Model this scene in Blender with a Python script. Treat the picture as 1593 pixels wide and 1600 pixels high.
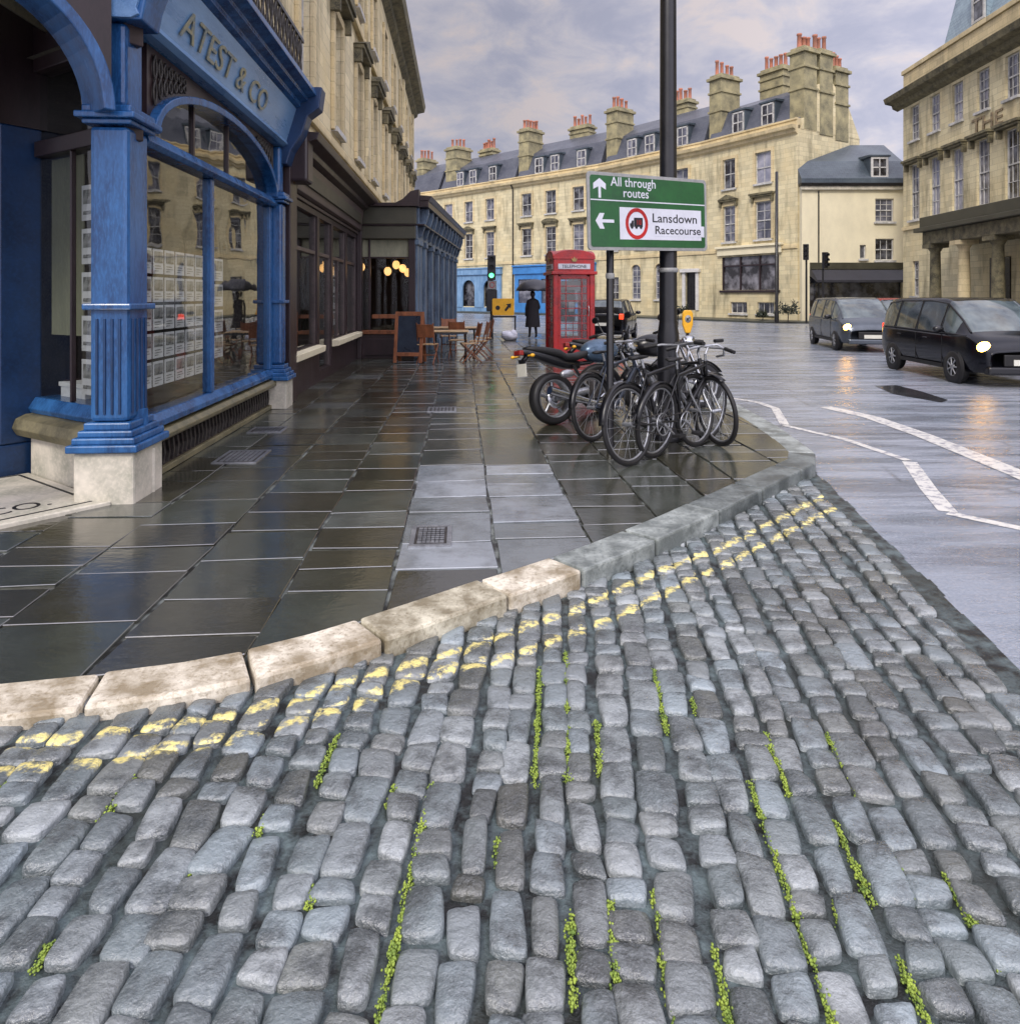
import bpy, bmesh, math, random
from mathutils import Vector, Matrix, noise as mnoise
R = math.radians
random.seed(7)
for o in list(bpy.data.objects): bpy.data.objects.remove(o)
scene = bpy.context.scene
C = scene.collection

# ------------------------------------------------------------------ camera
cam = bpy.data.cameras.new("camera"); camo = bpy.data.objects.new("camera", cam); C.objects.link(camo)
camo.location = (0, 0, 1.6); camo.rotation_euler = (R(90), 0, 0)
cam.sensor_fit = 'HORIZONTAL'; cam.sensor_width = 36; cam.lens = 36*1100/1593
cam.shift_y = -338/1593; cam.clip_start = 0.05; cam.clip_end = 2000
scene.camera = camo

# ------------------------------------------------------------------ sky
SUN_EL, SUN_AZ = R(40), R(204)      # azimuth from +Y, clockwise: behind the camera
world = bpy.data.worlds.new("World"); scene.world = world; world.use_nodes = True
nt = world.node_tree; N = nt.nodes; L = nt.links; N.clear()
def wn(t, **k):
    n = N.new(t)
    for a, b in k.items(): setattr(n, a, b)
    return n
sky = wn('ShaderNodeTexSky', sky_type='NISHITA', sun_disc=False, sun_elevation=SUN_EL, sun_rotation=SUN_AZ)
tc = wn('ShaderNodeTexCoord'); sep = wn('ShaderNodeSeparateXYZ'); L.new(tc.outputs['Generated'], sep.inputs[0])
mp = wn('ShaderNodeMapping'); mp.inputs['Scale'].default_value = (3.0, 3.0, 6.0); mp.inputs['Location'].default_value = (0.35, 0.2, 0.45)
mp.inputs['Rotation'].default_value = (0, R(18), 0)
L.new(tc.outputs['Generated'], mp.inputs[0])
nz = wn('ShaderNodeTexNoise'); nz.inputs['Scale'].default_value = 2.7; nz.inputs['Detail'].default_value = 9; nz.inputs['Roughness'].default_value = 0.6; nz.inputs['Distortion'].default_value = 0.35
L.new(mp.outputs[0], nz.inputs['Vector'])
cr = wn('ShaderNodeValToRGB'); e = cr.color_ramp.elements
e[0].position = 0.37; e[0].color = (0.275, 0.28, 0.355, 1)
e[1].position = 0.64; e[1].color = (0.45, 0.40, 0.405, 1)
m1 = cr.color_ramp.elements.new(0.45); m1.color = (0.305, 0.305, 0.375, 1)
m2 = cr.color_ramp.elements.new(0.55); m2.color = (0.375, 0.36, 0.405, 1)
L.new(nz.outputs['Fac'], cr.inputs[0])
def mth(op, a, b=None, clamp=False):
    n = wn('ShaderNodeMath', operation=op, use_clamp=clamp)
    for i, v in enumerate((a, b)):
        if v is None: continue
        if isinstance(v, (int, float)): n.inputs[i].default_value = v
        else: L.new(v, n.inputs[i])
    return n.outputs[0]
up = mth('MAXIMUM', sep.outputs['Z'], 0.0)
# an overcast sky is brighter overhead, and brighter behind the camera, where the hidden sun stands
upf = mth('SUBTRACT', mth('MAXIMUM', up, 0.38), 0.38)
zen = mth('ADD', mth('MULTIPLY', upf, 3.2), 1.0)
bk = mth('MAXIMUM', mth('MULTIPLY', sep.outputs['Y'], -1.0), 0.0)
bkf = mth('ADD', mth('MULTIPLY', bk, 2.2), 1.0)
rtf = mth('ADD', mth('MULTIPLY', mth('MAXIMUM', sep.outputs['X'], 0.0), 1.1), 1.0)  # right-hand sky raised, away from the sun, to brighten the left-hand fronts
fac = mth('MULTIPLY', mth('MULTIPLY', zen, bkf), rtf)
vm = wn('ShaderNodeVectorMath', operation='SCALE'); L.new(cr.outputs[0], vm.inputs[0]); L.new(fac, vm.inputs['Scale'])
bg1 = wn('ShaderNodeBackground'); L.new(vm.outputs[0], bg1.inputs[0]); bg1.inputs[1].default_value = 1.0
bg2 = wn('ShaderNodeBackground'); L.new(sky.outputs[0], bg2.inputs[0]); bg2.inputs[1].default_value = 0.006
ad = wn('ShaderNodeAddShader'); L.new(bg1.outputs[0], ad.inputs[0]); L.new(bg2.outputs[0], ad.inputs[1])
wo = wn('ShaderNodeOutputWorld'); L.new(ad.outputs[0], wo.inputs[0])

sun = bpy.data.lights.new("sun", 'SUN'); sun.energy = 1.7; sun.angle = R(14); sun.color = (1.0, 0.93, 0.82)
suno = bpy.data.objects.new("sun", sun); C.objects.link(suno)
suno.rotation_euler = (R(90)-SUN_EL, 0, -SUN_AZ + math.pi)
suno.rotation_euler = Vector((math.sin(SUN_AZ)*math.cos(SUN_EL), math.cos(SUN_AZ)*math.cos(SUN_EL), math.sin(SUN_EL))).to_track_quat('Z', 'Y').to_euler()

vs = scene.view_settings; vs.view_transform = 'Standard'; vs.look = 'None'; vs.gamma = 1; vs.use_curve_mapping = False
vs.exposure = 0.26
cy = scene.cycles
try:
    scene.render.engine = 'CYCLES'; cy.max_bounces = 6; cy.diffuse_bounces = 3; cy.glossy_bounces = 3; cy.transparent_max_bounces = 10
    cy.transmission_bounces = 4; cy.caustics_reflective = False; cy.caustics_refractive = False; cy.use_denoising = True
except Exception: pass

# ------------------------------------------------------------------ materials
def lin(c):
    if isinstance(c[0], float): return (*c[:3], 1)
    f = lambda v: (v/255/12.92) if v/255 <= 0.04045 else ((v/255+0.055)/1.055)**2.4
    return (f(c[0]), f(c[1]), f(c[2]), 1)
class M:
    """small node helper"""
    def __init__(s, name):
        s.m = bpy.data.materials.new(name); s.m.use_nodes = True
        s.t = s.m.node_tree; s.b = s.t.nodes['Principled BSDF']
    def n(s, typ, **k):
        n = s.t.nodes.new(typ)
        for a, b in k.items(): setattr(n, a, b)
        return n
    def l(s, a, b): s.t.links.new(a, b)
    def put(s, inp, v):
        if isinstance(v, (int, float)): inp.default_value = v
        elif isinstance(v, tuple): inp.default_value = v
        else: s.l(v, inp)
    def coord(s, scale=(1,1,1), kind='Object'):
        tc = s.n('ShaderNodeTexCoord'); mp = s.n('ShaderNodeMapping'); mp.inputs['Scale'].default_value = scale
        s.l(tc.outputs[kind], mp.inputs[0]); return mp.outputs[0]
    def noise(s, vec, scale, detail=5, rough=0.55, dist=0.0):
        n = s.n('ShaderNodeTexNoise'); s.l(vec, n.inputs['Vector'])
        n.inputs['Scale'].default_value = scale; n.inputs['Detail'].default_value = detail
        n.inputs['Roughness'].default_value = rough; n.inputs['Distortion'].default_value = dist
        return n.outputs['Fac']
    def ramp(s, f, stops):
        r = s.n('ShaderNodeValToRGB'); el = r.color_ramp.elements
        for i, (p, c) in enumerate(stops):
            x = el[i] if i < 2 else el.new(p)
            x.position = p; x.color = lin(c) if isinstance(c, tuple) else (c, c, c, 1)
        s.l(f, r.inputs[0]); return r.outputs[0]
    def mix(s, f, a, b, mode='MIX'):
        m = s.n('ShaderNodeMix', data_type='RGBA', blend_type=mode)
        s.put(m.inputs[0], f); s.put(m.inputs[6], a); s.put(m.inputs[7], b); return m.outputs[2]
    def math(s, op, a, b=0.0, clamp=False):
        m = s.n('ShaderNodeMath', operation=op, use_clamp=clamp); s.put(m.inputs[0], a); s.put(m.inputs[1], b); return m.outputs[0]
    def bump(s, h, strength=0.3, dist=0.01):
        b = s.n('ShaderNodeBump'); b.inputs['Strength'].default_value = strength; b.inputs['Distance'].default_value = dist
        s.l(h, b.inputs['Height']); s.l(b.outputs[0], s.b.inputs['Normal'])
    def set(s, **k):
        for a, v in k.items(): s.put(s.b.inputs[a.replace('_', ' ')], v)
def weather(name, col, rough=0.6, var=0.25, scale=4.0, metal=0.0, bump=0.15, stretch=(1,1,1), col2=None, fine=30, spec=0.5):
    m = M(name); v = m.coord(stretch)
    n1 = m.noise(v, scale, 6, 0.6); n2 = m.noise(v, fine, 3, 0.6)
    base = lin(col); d = lin(col2) if col2 else tuple(c*(1-var*1.6) for c in base[:3])+(1,)
    lt = tuple(min(1, c*(1+var*0.6)) for c in base[:3])+(1,)
    c1 = m.mix(m.ramp(n1, [(0.35, 0.0), (0.68, 1.0)]), d, base)
    c2 = m.mix(m.ramp(n2, [(0.45, 0.0), (0.75, 0.6)]), c1, lt)
    m.set(Base_Color=c2, Metallic=metal, Specular_IOR_Level=spec)
    m.set(Roughness=m.math('ADD', m.math('MULTIPLY', n1, 0.25), rough-0.12))
    if bump: m.bump(n2, bump, 0.004)
    return m.m
def ashlar(name, col, stain=(70,66,52), joint=0.30, stain_amt=1.0, warm=(224,202,152)):
    """Bath stone: courses of blocks, soot streaks with a shape of their own"""
    m = M(name)
    tc = m.n('ShaderNodeTexCoord'); sp = m.n('ShaderNodeSeparateXYZ'); m.l(tc.outputs['Object'], sp.inputs[0])
    u = m.math('ADD', sp.outputs['X'], sp.outputs['Y']); cb = m.n('ShaderNodeCombineXYZ')
    m.l(u, cb.inputs[0]); m.l(sp.outputs['Z'], cb.inputs[1])
    br = m.n('ShaderNodeTexBrick'); m.l(cb.outputs[0], br.inputs['Vector']); br.inputs['Scale'].default_value = 1.0
    br.inputs['Brick Width'].default_value = 0.75; br.inputs['Row Height'].default_value = joint
    br.inputs['Mortar Size'].default_value = 0.014; br.inputs['Mortar Smooth'].default_value = 0.6
    br.inputs['Color1'].default_value = lin(col); c2 = tuple(c*0.76 for c in lin(col)[:3])+(1,); br.inputs['Color2'].default_value = c2
    br.inputs['Mortar'].default_value = tuple(c*0.62 for c in lin(col)[:3])+(1,)
    v = m.coord((1,1,1)); n1 = m.noise(v, 0.55, 6, 0.6)
    base = m.mix(m.ramp(n1, [(0.45, 0.0), (0.75, 0.6)]), br.outputs['Color'], lin(warm))
    vs_ = m.coord((1.0, 1.0, 0.2)); st = m.noise(vs_, 1.3, 7, 0.62, 0.3)
    c = m.mix(m.math('MULTIPLY', m.ramp(st, [(0.50, 0.0), (0.72, 0.62)]), stain_amt), base, lin(stain))
    n3 = m.noise(v, 14, 5, 0.7); c = m.mix(m.ramp(n3, [(0.52, 0.0), (0.8, 0.35)]), c, lin(stain))
    m.set(Base_Color=c, Roughness=0.85, Specular_IOR_Level=0.3); m.bump(n3, 0.4, 0.02)
    return m.m
def slate(name, col):
    m = M(name)
    tc = m.n('ShaderNodeTexCoord'); sp = m.n('ShaderNodeSeparateXYZ'); m.l(tc.outputs['Object'], sp.inputs[0])
    u = m.math('ADD', sp.outputs['X'], 0.0); cb = m.n('ShaderNodeCombineXYZ')
    m.l(u, cb.inputs[0]); m.l(m.math('ADD', sp.outputs['Z'], m.math('MULTIPLY', sp.outputs['Y'], 0.6)), cb.inputs[1])
    br = m.n('ShaderNodeTexBrick'); m.l(cb.outputs[0], br.inputs['Vector']); br.inputs['Scale'].default_value = 1.0
    br.inputs['Brick Width'].default_value = 0.3; br.inputs['Row Height'].default_value = 0.22; br.inputs['Mortar Size'].default_value = 0.012
    a = lin(col)[:3]
    br.inputs['Color1'].default_value = (*a, 1); br.inputs['Color2'].default_value = (a[0]*0.72, a[1]*0.74, a[2]*0.8, 1)
    br.inputs['Mortar'].default_value = (a[0]*0.4, a[1]*0.4, a[2]*0.45, 1)
    v = m.coord((1,1,1)); n = m.noise(v, 0.8, 6)
    c = m.mix(m.ramp(n, [(0.4, 0.0), (0.7, 0.6)]), br.outputs['Color'], (a[0]*1.4, a[1]*1.4, a[2]*1.35, 1))
    m.set(Base_Color=c, Roughness=0.38); m.bump(br.outputs['Fac'], 0.5, 0.01)
    return m.m
def glass_dark(name, col=(40,42,48), rough=0.08, var=True, light=(150,152,160)):
    m = M(name); v = m.coord((1.2, 1.2, 1.2)); n = m.noise(v, 1.1, 4, 0.55, 0.1)
    c = m.mix(m.ramp(n, [(0.42, 0.0), (0.72, 0.7)]), lin(col), lin(light)) if var else lin(col)
    m.set(Base_Color=c, Roughness=rough, Specular_IOR_Level=0.9)
    return m.m
def glass_clear(name, tint=(0.75, 0.78, 0.76), refl=1.0):
    m = M(name); m.t.nodes.remove(m.b)
    out = m.t.nodes['Material Output']
    tr = m.n('ShaderNodeBsdfTransparent'); tr.inputs[0].default_value = (*tint, 1)
    gl = m.n('ShaderNodeBsdfGlossy'); gl.inputs['Roughness'].default_value = 0.02; gl.inputs[0].default_value = (0.95, 0.95, 0.93, 1)
    ge = m.n('ShaderNodeNewGeometry'); dt = m.n('ShaderNodeVectorMath', operation='DOT_PRODUCT'); m.l(ge.outputs['Incoming'], dt.inputs[0]); m.l(ge.outputs['Normal'], dt.inputs[1])
    sch = m.math('ADD', m.math('MULTIPLY', m.math('POWER', m.math('SUBTRACT', 1.0, m.math('ABSOLUTE', dt.outputs['Value'])), 3.4), 0.85), 0.05)
    v = m.coord((1,1,1)); nn = m.noise(v, 1.4, 2); bp = m.n('ShaderNodeBump'); bp.inputs['Strength'].default_value = 0.12; bp.inputs['Distance'].default_value = 0.03
    m.l(nn, bp.inputs['Height']); m.l(bp.outputs[0], gl.inputs['Normal'])
    f = m.math('MULTIPLY', sch, refl, clamp=True)
    mx = m.n('ShaderNodeMixShader'); m.l(f, mx.inputs[0]); m.l(tr.outputs[0], mx.inputs[1]); m.l(gl.outputs[0], mx.inputs[2])
    m.l(mx.outputs[0], out.inputs[0]); return m.m
def emit(name, col, s, base=(255,255,255)):
    m = M(name); m.set(Base_Color=lin(base), Emission_Color=lin(col), Emission_Strength=s, Roughness=0.4); return m.m

BLUE_F = weather('blue_fascia_sky_sheen', (124,160,198), 0.28, 0.25, 1.6, col2=(78,120,168), bump=0.1, stretch=(.5,2,3))  # sky reflection on the tilted fascia put into a paler blue
STONE = ashlar('bath_stone', (222,210,172), stain=(84,80,64), stain_amt=1.1)
STONE_L = ashlar('bath_stone_left', (230,216,178), stain=(66,62,50), stain_amt=1.3, warm=(226,204,150))
STONE_C = weather('cream_render', (232,222,190), 0.85, 0.10, 1.2, bump=0.3, stretch=(1,1,0.6))
STONE_P = ashlar('stone_pale', (222,204,162), stain=(104,100,82), stain_amt=0.7)
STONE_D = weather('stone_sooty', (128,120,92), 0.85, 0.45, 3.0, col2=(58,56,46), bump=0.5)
STONE_CH = weather('chimney_stone', (170,160,122), 0.85, 0.35, 1.5, col2=(104,100,80), bump=0.5)
STONE_W = weather('stone_white', (214,206,190), 0.6, 0.18, 3.0, col2=(160,158,142), bump=0.3)
STONE_T = weather('stone_tan', (128,120,90), 0.45, 0.3, 5.0, col2=(84,80,60), bump=0.3, stretch=(1,1,1))
SLATE = slate('slate_grey', (84,87,96)); SLATE_B = slate('slate_blue', (72,82,90)); SLATE_H = slate('slate_pale', (140,158,168))
POT = weather('terracotta', (186,118,94), 0.85, 0.4, 1.4, col2=(134,96,80))
BLUE = weather('blue_paint', (48,100,154), 0.22, 0.34, 2.5, col2=(22,56,98), bump=0.12, stretch=(2,2,0.5))
BLUE_L = weather('blue_paint_pale', (132,166,198), 0.35, 0.2, 2.0, col2=(84,124,164), bump=0.1, stretch=(2,2,0.6))
BLUE_D = weather('blue_paint_deep', (26,58,98), 0.4, 0.3, 2.5, bump=0.1)
BLUE_G = weather('blue_grey_paint', (96,116,136), 0.5, 0.35, 3.0, col2=(48,58,76), stretch=(3,3,0.5))
BROWN = weather('brown_black_paint', (50,36,38), 0.35, 0.3, 3.0, bump=0.15, stretch=(2,2,0.5))
BROWN_L = weather('brown_grey_paint', (88,76,74), 0.4, 0.35, 3.0, col2=(52,42,42))
GREEN_D = weather('olive_black_paint', (70,68,54), 0.45, 0.25, 2.0)
BLACK = weather('black_paint', (24,24,28), 0.3, 0.3, 5.0, bump=0.08)
BLACK_M = weather('black_matt', (20,19,21), 0.6, 0.3, 5.0)
IRON = weather('cast_iron', (70,66,62), 0.45, 0.4, 9.0, col2=(26,22,24), metal=0.3)
GILT_D = weather('gilt_faded', (172,160,116), 0.5, 0.3, 8.0, col2=(96,116,130))
GOLD = weather('gilt', (170,140,80), 0.35, 0.2, 6.0, metal=0.6, col2=(120,110,80))
WHITE = weather('white_paint', (216,214,210), 0.5, 0.15, 4.0)
WHITE_LN = weather('window_white', (210,208,204), 0.5, 0.15, 3.0, col2=(150,150,146))
GREYP = weather('grey_paint', (150,150,148), 0.5, 0.2, 5.0)
CHROME = weather('chrome', (200,202,206), 0.18, 0.15, 8.0, metal=1.0, bump=0.05)
ALU = weather('aluminium', (176,178,182), 0.35, 0.25, 8.0, metal=0.8, bump=0.05)
RUBBER = weather('rubber', (22,21,23), 0.55, 0.3, 12.0)
RED = weather('red_gloss', (186,30,28), 0.28, 0.22, 3.0, col2=(126,18,20), bump=0.08)
RED_D = weather('dull_red', (150,34,26), 0.4, 0.3, 5.0)  # darker red of the motorcycle rear lights
GREEN_S = weather('sign_green', (30,88,42), 0.35, 0.18, 3.0, col2=(26,72,40), bump=0.05)
SIGNW = weather('sign_white', (205,206,214), 0.4, 0.08, 3.0, bump=0.03)
SIGNK = weather('sign_black', (18,18,24), 0.5, 0.1, 3.0, bump=0)
YELLOW = weather('yellow_sign', (240,178,40), 0.4, 0.12, 6.0)
WOOD = weather('warm_wood', (150,92,58), 0.5, 0.3, 6.0, stretch=(1,1,0.3), col2=(96,56,36))
WOOD_L = weather('pale_wood', (206,176,132), 0.45, 0.3, 6.0, stretch=(0.4,2,1), col2=(150,116,80))
SLATEB = weather('chalk_board', (40,50,64), 0.3, 0.3, 4.0, col2=(24,30,42))
CLOTH = weather('dark_cloth', (30,26,32), 0.85, 0.3, 8.0)
UMB = weather('umbrella_cloth', (52,52,60), 0.35, 0.3, 5.0)
SKIN = weather('skin', (180,130,108), 0.6, 0.1, 8.0)
LUMP_W = weather('lump_white', (222,222,232), 0.35, 0.15, 8.0)
CARD = weather('card_white', (236,234,236), 0.6, 0.12, 9.0, bump=0)
CARDP = weather('card_photo', (168,168,166), 0.5, 0.6, 14.0, col2=(36,38,40), bump=0)
BLIND_REFL = weather('olive_blind_reflection', (150,148,124), 0.7, 0.12, 1.5, stretch=(2,2,0.5), col2=(118,118,98))
INT = weather('interior_dark', (96,90,80), 0.8, 0.4, 1.2, col2=(28,26,26))
INTF = weather('interior_floor', (70,58,48), 0.5, 0.3, 2.0)
CAFEI = weather('cafe_interior', (60,46,38), 0.7, 0.4, 1.5)
GL = glass_clear('shop_glass'); GLC = glass_clear('clear_glass', (0.85, 0.88, 0.88), 0.8); GLL = glass_clear('leaded_glass', (0.42, 0.43, 0.43), 1.1)
GD = glass_dark('window_glass_dark', (26,24,30)); GM = glass_dark('window_glass_mid', (70,72,84), light=(170,170,182)); GLT = glass_dark('window_glass_light', (128,130,146), light=(196,194,204))
CARGL = glass_dark('car_glass', (44,54,58), 0.05, light=(130,142,142))
GLOBE = emit('globe_glow', (255,190,112), 1.35); HEADL = emit('headlight_glow', (255,186,62), 30.0); GREENL = emit('green_light', (70,235,140), 2.6)
TAILL = emit('tail_light', (255,66,30), 1.6, (200,40,20)); GREYCAR = weather('grey_car_paint', (88,94,102), 0.22, 0.15, 2.0, metal=0.5, bump=0.0)
BLACKCAR = weather('black_car_paint', (20,21,28), 0.14, 0.15, 2.0, metal=0.3, bump=0.0)
REDCAR = weather('red_car_paint', (150,40,34), 0.25, 0.2, 2.0, bump=0.0); BLUETANK = weather('blue_grey_tank', (78,98,120), 0.25, 0.2, 3.0, metal=0.4)
PLATE = weather('number_plate', (214,212,200), 0.4, 0.08, 5.0, bump=0)
LEAF = weather('dark_leaf', (44,52,34), 0.6, 0.4, 6.0)
MOSS = weather('moss', (160,178,74), 0.8, 0.4, 18.0, col2=(94,120,52), bump=0.6)

# ------------------------------------------------------------------ mesh builder
class MB:
    def __init__(s): s.v = []; s.f = []; s.mi = []; s.sm = []; s.cur = 0; s.X = Matrix.Identity(4)
    def add(s, vs, fs, smooth=False):
        b = len(s.v); s.v += [tuple(s.X @ Vector(p)) for p in vs]
        for f in fs: s.f.append(tuple(i+b for i in f)); s.mi.append(s.cur); s.sm.append(smooth)
        return s
    def box(s, x0, x1, y0, y1, z0, z1):
        x0, x1 = sorted((x0, x1)); y0, y1 = sorted((y0, y1)); z0, z1 = sorted((z0, z1))
        return s.add([(x0,y0,z0),(x1,y0,z0),(x1,y1,z0),(x0,y1,z0),(x0,y0,z1),(x1,y0,z1),(x1,y1,z1),(x0,y1,z1)],
              [(0,3,2,1),(4,5,6,7),(0,1,5,4),(1,2,6,5),(2,3,7,6),(3,0,4,7)])
    def quad(s, a, b, c, d): return s.add([a,b,c,d], [(0,1,2,3)])
    def prism(s, poly, z0, z1):            # poly in xy (ccw)
        n = len(poly)
        return s.add([(x,y,z0) for x,y in poly]+[(x,y,z1) for x,y in poly],
              [tuple(range(n-1,-1,-1)), tuple(range(n,2*n))]+[(i,(i+1)%n,n+(i+1)%n,n+i) for i in range(n)])
    def plate(s, poly, y0, y1):            # poly in xz, thickness along y
        n = len(poly); y0, y1 = sorted((y0, y1))
        return s.add([(x,y0,z) for x,z in poly]+[(x,y1,z) for x,z in poly],
              [tuple(range(n)), tuple(range(2*n-1,n-1,-1))]+[((i+1)%n,i,n+i,n+(i+1)%n) for i in range(n)])
    def side(s, poly, x0, x1):             # poly in yz, extruded along x
        n = len(poly)
        return s.add([(x0,y,z) for y,z in poly]+[(x1,y,z) for y,z in poly],
              [tuple(range(n-1,-1,-1)), tuple(range(n,2*n))]+[(i,(i+1)%n,n+(i+1)%n,n+i) for i in range(n)])
    def tube(s, pts, r, n=8, cap=True, closed=False):
        pts = [Vector(p) for p in pts]; m = len(pts); rs = r if isinstance(r, (list, tuple)) else [r]*m
        vs = []; up = None
        for i, p in enumerate(pts):
            if closed: t = (pts[(i+1)%m]-pts[i-1])
            else: t = (pts[min(i+1,m-1)]-pts[max(i-1,0)])
            t.normalize()
            if up is None:
                up = Vector((0,0,1)) if abs(t.z) < 0.9 else Vector((1,0,0))
            a = t.cross(up); 
            if a.length < 1e-4: a = t.orthogonal()
            a.normalize(); b = a.cross(t).normalized(); up = b
            vs += [p + (a*math.cos(2*math.pi*k/n)+b*math.sin(2*math.pi*k/n))*rs[i] for k in range(n)]
        fs = []
        for i in range(m if closed else m-1):
            j = (i+1) % m
            fs += [(i*n+k, i*n+(k+1)%n, j*n+(k+1)%n, j*n+k) for k in range(n)]
        s.add(vs, fs, True)
        if cap and not closed:
            s.add(vs[:n], [tuple(range(n-1,-1,-1))]); s.add(vs[-n:], [tuple(range(n))])
        return s
    def lathe(s, prof, n=16, c=(0,0,0), smooth=True, arc=2*math.pi, axis='Z'):
        vs = []
        for r_, z in prof:
            for k in range(n):
                a = arc*k/n; x, y = r_*math.cos(a), r_*math.sin(a)
                p = (x, y, z) if axis == 'Z' else ((x, z, y) if axis == 'Y' else (z, x, y))
                vs.append((p[0]+c[0], p[1]+c[1], p[2]+c[2]))
        fs = [(i*n+k, i*n+(k+1)%n, (i+1)*n+(k+1)%n, (i+1)*n+k) for i in range(len(prof)-1) for k in range(n)]
        return s.add(vs, fs, smooth)
    def ell(s, c, r, n=12, m=8):
        vs = []; fs = []
        for i in range(m+1):
            a = math.pi*i/m
            for k in range(n):
                b = 2*math.pi*k/n
                vs.append((c[0]+r[0]*math.sin(a)*math.cos(b), c[1]+r[1]*math.sin(a)*math.sin(b), c[2]+r[2]*math.cos(a)))
        for i in range(m):
            for k in range(n): fs.append((i*n+k, (i+1)*n+k, (i+1)*n+(k+1)%n, i*n+(k+1)%n))
        return s.add(vs, fs, True)
    def band(s, inner, outer, y0, y1):     # two matching polylines in xz, solid between them
        n = len(inner); cl = inner[0] == inner[-1] or (abs(inner[0][0]-inner[-1][0])+abs(inner[0][1]-inner[-1][1]) < 1e-6)
        if cl: n -= 1; inner = inner[:n]; outer = outer[:n]
        vs = [(x,y,z) for P in (inner, outer) for y in (y0, y1) for x, z in P]; f = []
        for i in range(n if cl else n-1):
            j = (i+1) % n
            f += [(i,j,2*n+j,2*n+i), (n+i,3*n+i,3*n+j,n+j), (i,n+i,n+j,j), (2*n+i,2*n+j,3*n+j,3*n+i)]
        if not cl: f += [(0,2*n,3*n,n), (n-1,2*n-1,4*n-1,3*n-1)]
        return s.add(vs, f)
    def holes(s, x0, x1, z0, z1, hs, d=0.2, y=0.0):
        """front sheet at y with rectangular openings, reveals going back by d"""
        xs = sorted({x0, x1, *[h[0] for h in hs], *[h[1] for h in hs]}); zs = sorted({z0, z1, *[h[2] for h in hs], *[h[3] for h in hs]})
        for i in range(len(xs)-1):
            for j in range(len(zs)-1):
                cx, cz = (xs[i]+xs[i+1])/2, (zs[j]+zs[j+1])/2
                if cx < x0 or cx > x1 or cz < z0 or cz > z1: continue
                if any(h[0] < cx < h[1] and h[2] < cz < h[3] for h in hs): continue
                s.quad((xs[i],y,zs[j]),(xs[i+1],y,zs[j]),(xs[i+1],y,zs[j+1]),(xs[i],y,zs[j+1]))
        for a, b, c, e in hs:
            s.quad((a,y,c),(a,y+d,c),(b,y+d,c),(b,y,c)); s.quad((a,y,e),(b,y,e),(b,y+d,e),(a,y+d,e))
            s.quad((a,y,c),(a,y,e),(a,y+d,e),(a,y+d,c)); s.quad((b,y,c),(b,y+d,c),(b,y+d,e),(b,y,e))
        return s
    def build(s, name, mats, parent=None, bevel=0, subsurf=0, loc=None, rot=None):
        me = bpy.data.meshes.new(name); me.from_pydata(s.v, [], s.f)
        if not isinstance(mats, (list, tuple)): mats = [mats]
        for m in mats: me.materials.append(m)
        me.polygons.foreach_set('material_index', s.mi); me.polygons.foreach_set('use_smooth', s.sm)
        me.validate(); me.update()
        o = bpy.data.objects.new(name, me); C.objects.link(o)
        if parent: o.parent = parent
        if loc: o.location = loc
        if rot: o.rotation_euler = rot
        if bevel:
            b = o.modifiers.new('bevel', 'BEVEL'); b.width = bevel; b.segments = 2; b.limit_method = 'ANGLE'; b.angle_limit = R(40)
        if subsurf:
            b = o.modifiers.new('sub', 'SUBSURF'); b.levels = subsurf; b.render_levels = subsurf
        return o
def tag(o, label=None, cat=None, group=None, kind=None):
    if label: o['label'] = label
    if cat: o['category'] = cat
    if group: o['group'] = group
    if kind: o['kind'] = kind
    return o
def thing(name, label, cat, loc=(0,0,0), rz=0, group=None):
    o = bpy.data.objects.new(name, None); C.objects.link(o); o.empty_display_size = 0.2
    o.location = loc; o.rotation_euler = (0, 0, rz)
    return tag(o, label, cat, group)
def copy_tree(o, parent=None):
    c = o.copy(); C.objects.link(c); c.parent = parent
    for ch in [x for x in C.objects if x.parent == o]: copy_tree(ch, c)
    return c
def text(name, body, size, mat, parent, loc, rot=(R(90),0,0), align='LEFT', ext=0.002, bold=0.0, sx=1.0):
    cu = bpy.data.curves.new(name, 'FONT'); cu.body = body; cu.size = size; cu.align_x = align; cu.extrude = ext; cu.offset = bold; cu.resolution_u = 3
    t = bpy.data.objects.new('tmp', cu); C.objects.link(t)
    bpy.context.view_layer.update(); dg = bpy.context.evaluated_depsgraph_get()
    me = bpy.data.meshes.new_from_object(t.evaluated_get(dg)); me.materials.clear(); me.materials.append(mat)
    bpy.data.objects.remove(t)
    o = bpy.data.objects.new(name, me); C.objects.link(o); o.parent = parent; o.location = loc; o.rotation_euler = rot; o.scale = (sx, 1, 1)
    return o
def frame_of(p, q):
    """facade running from p (its left end seen from outside) to q: location and rotation"""
    d = Vector((q[0]-p[0], q[1]-p[1])); return (p[0], p[1], 0), math.atan2(d.y, d.x), d.length
ROAD = -0.13

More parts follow.
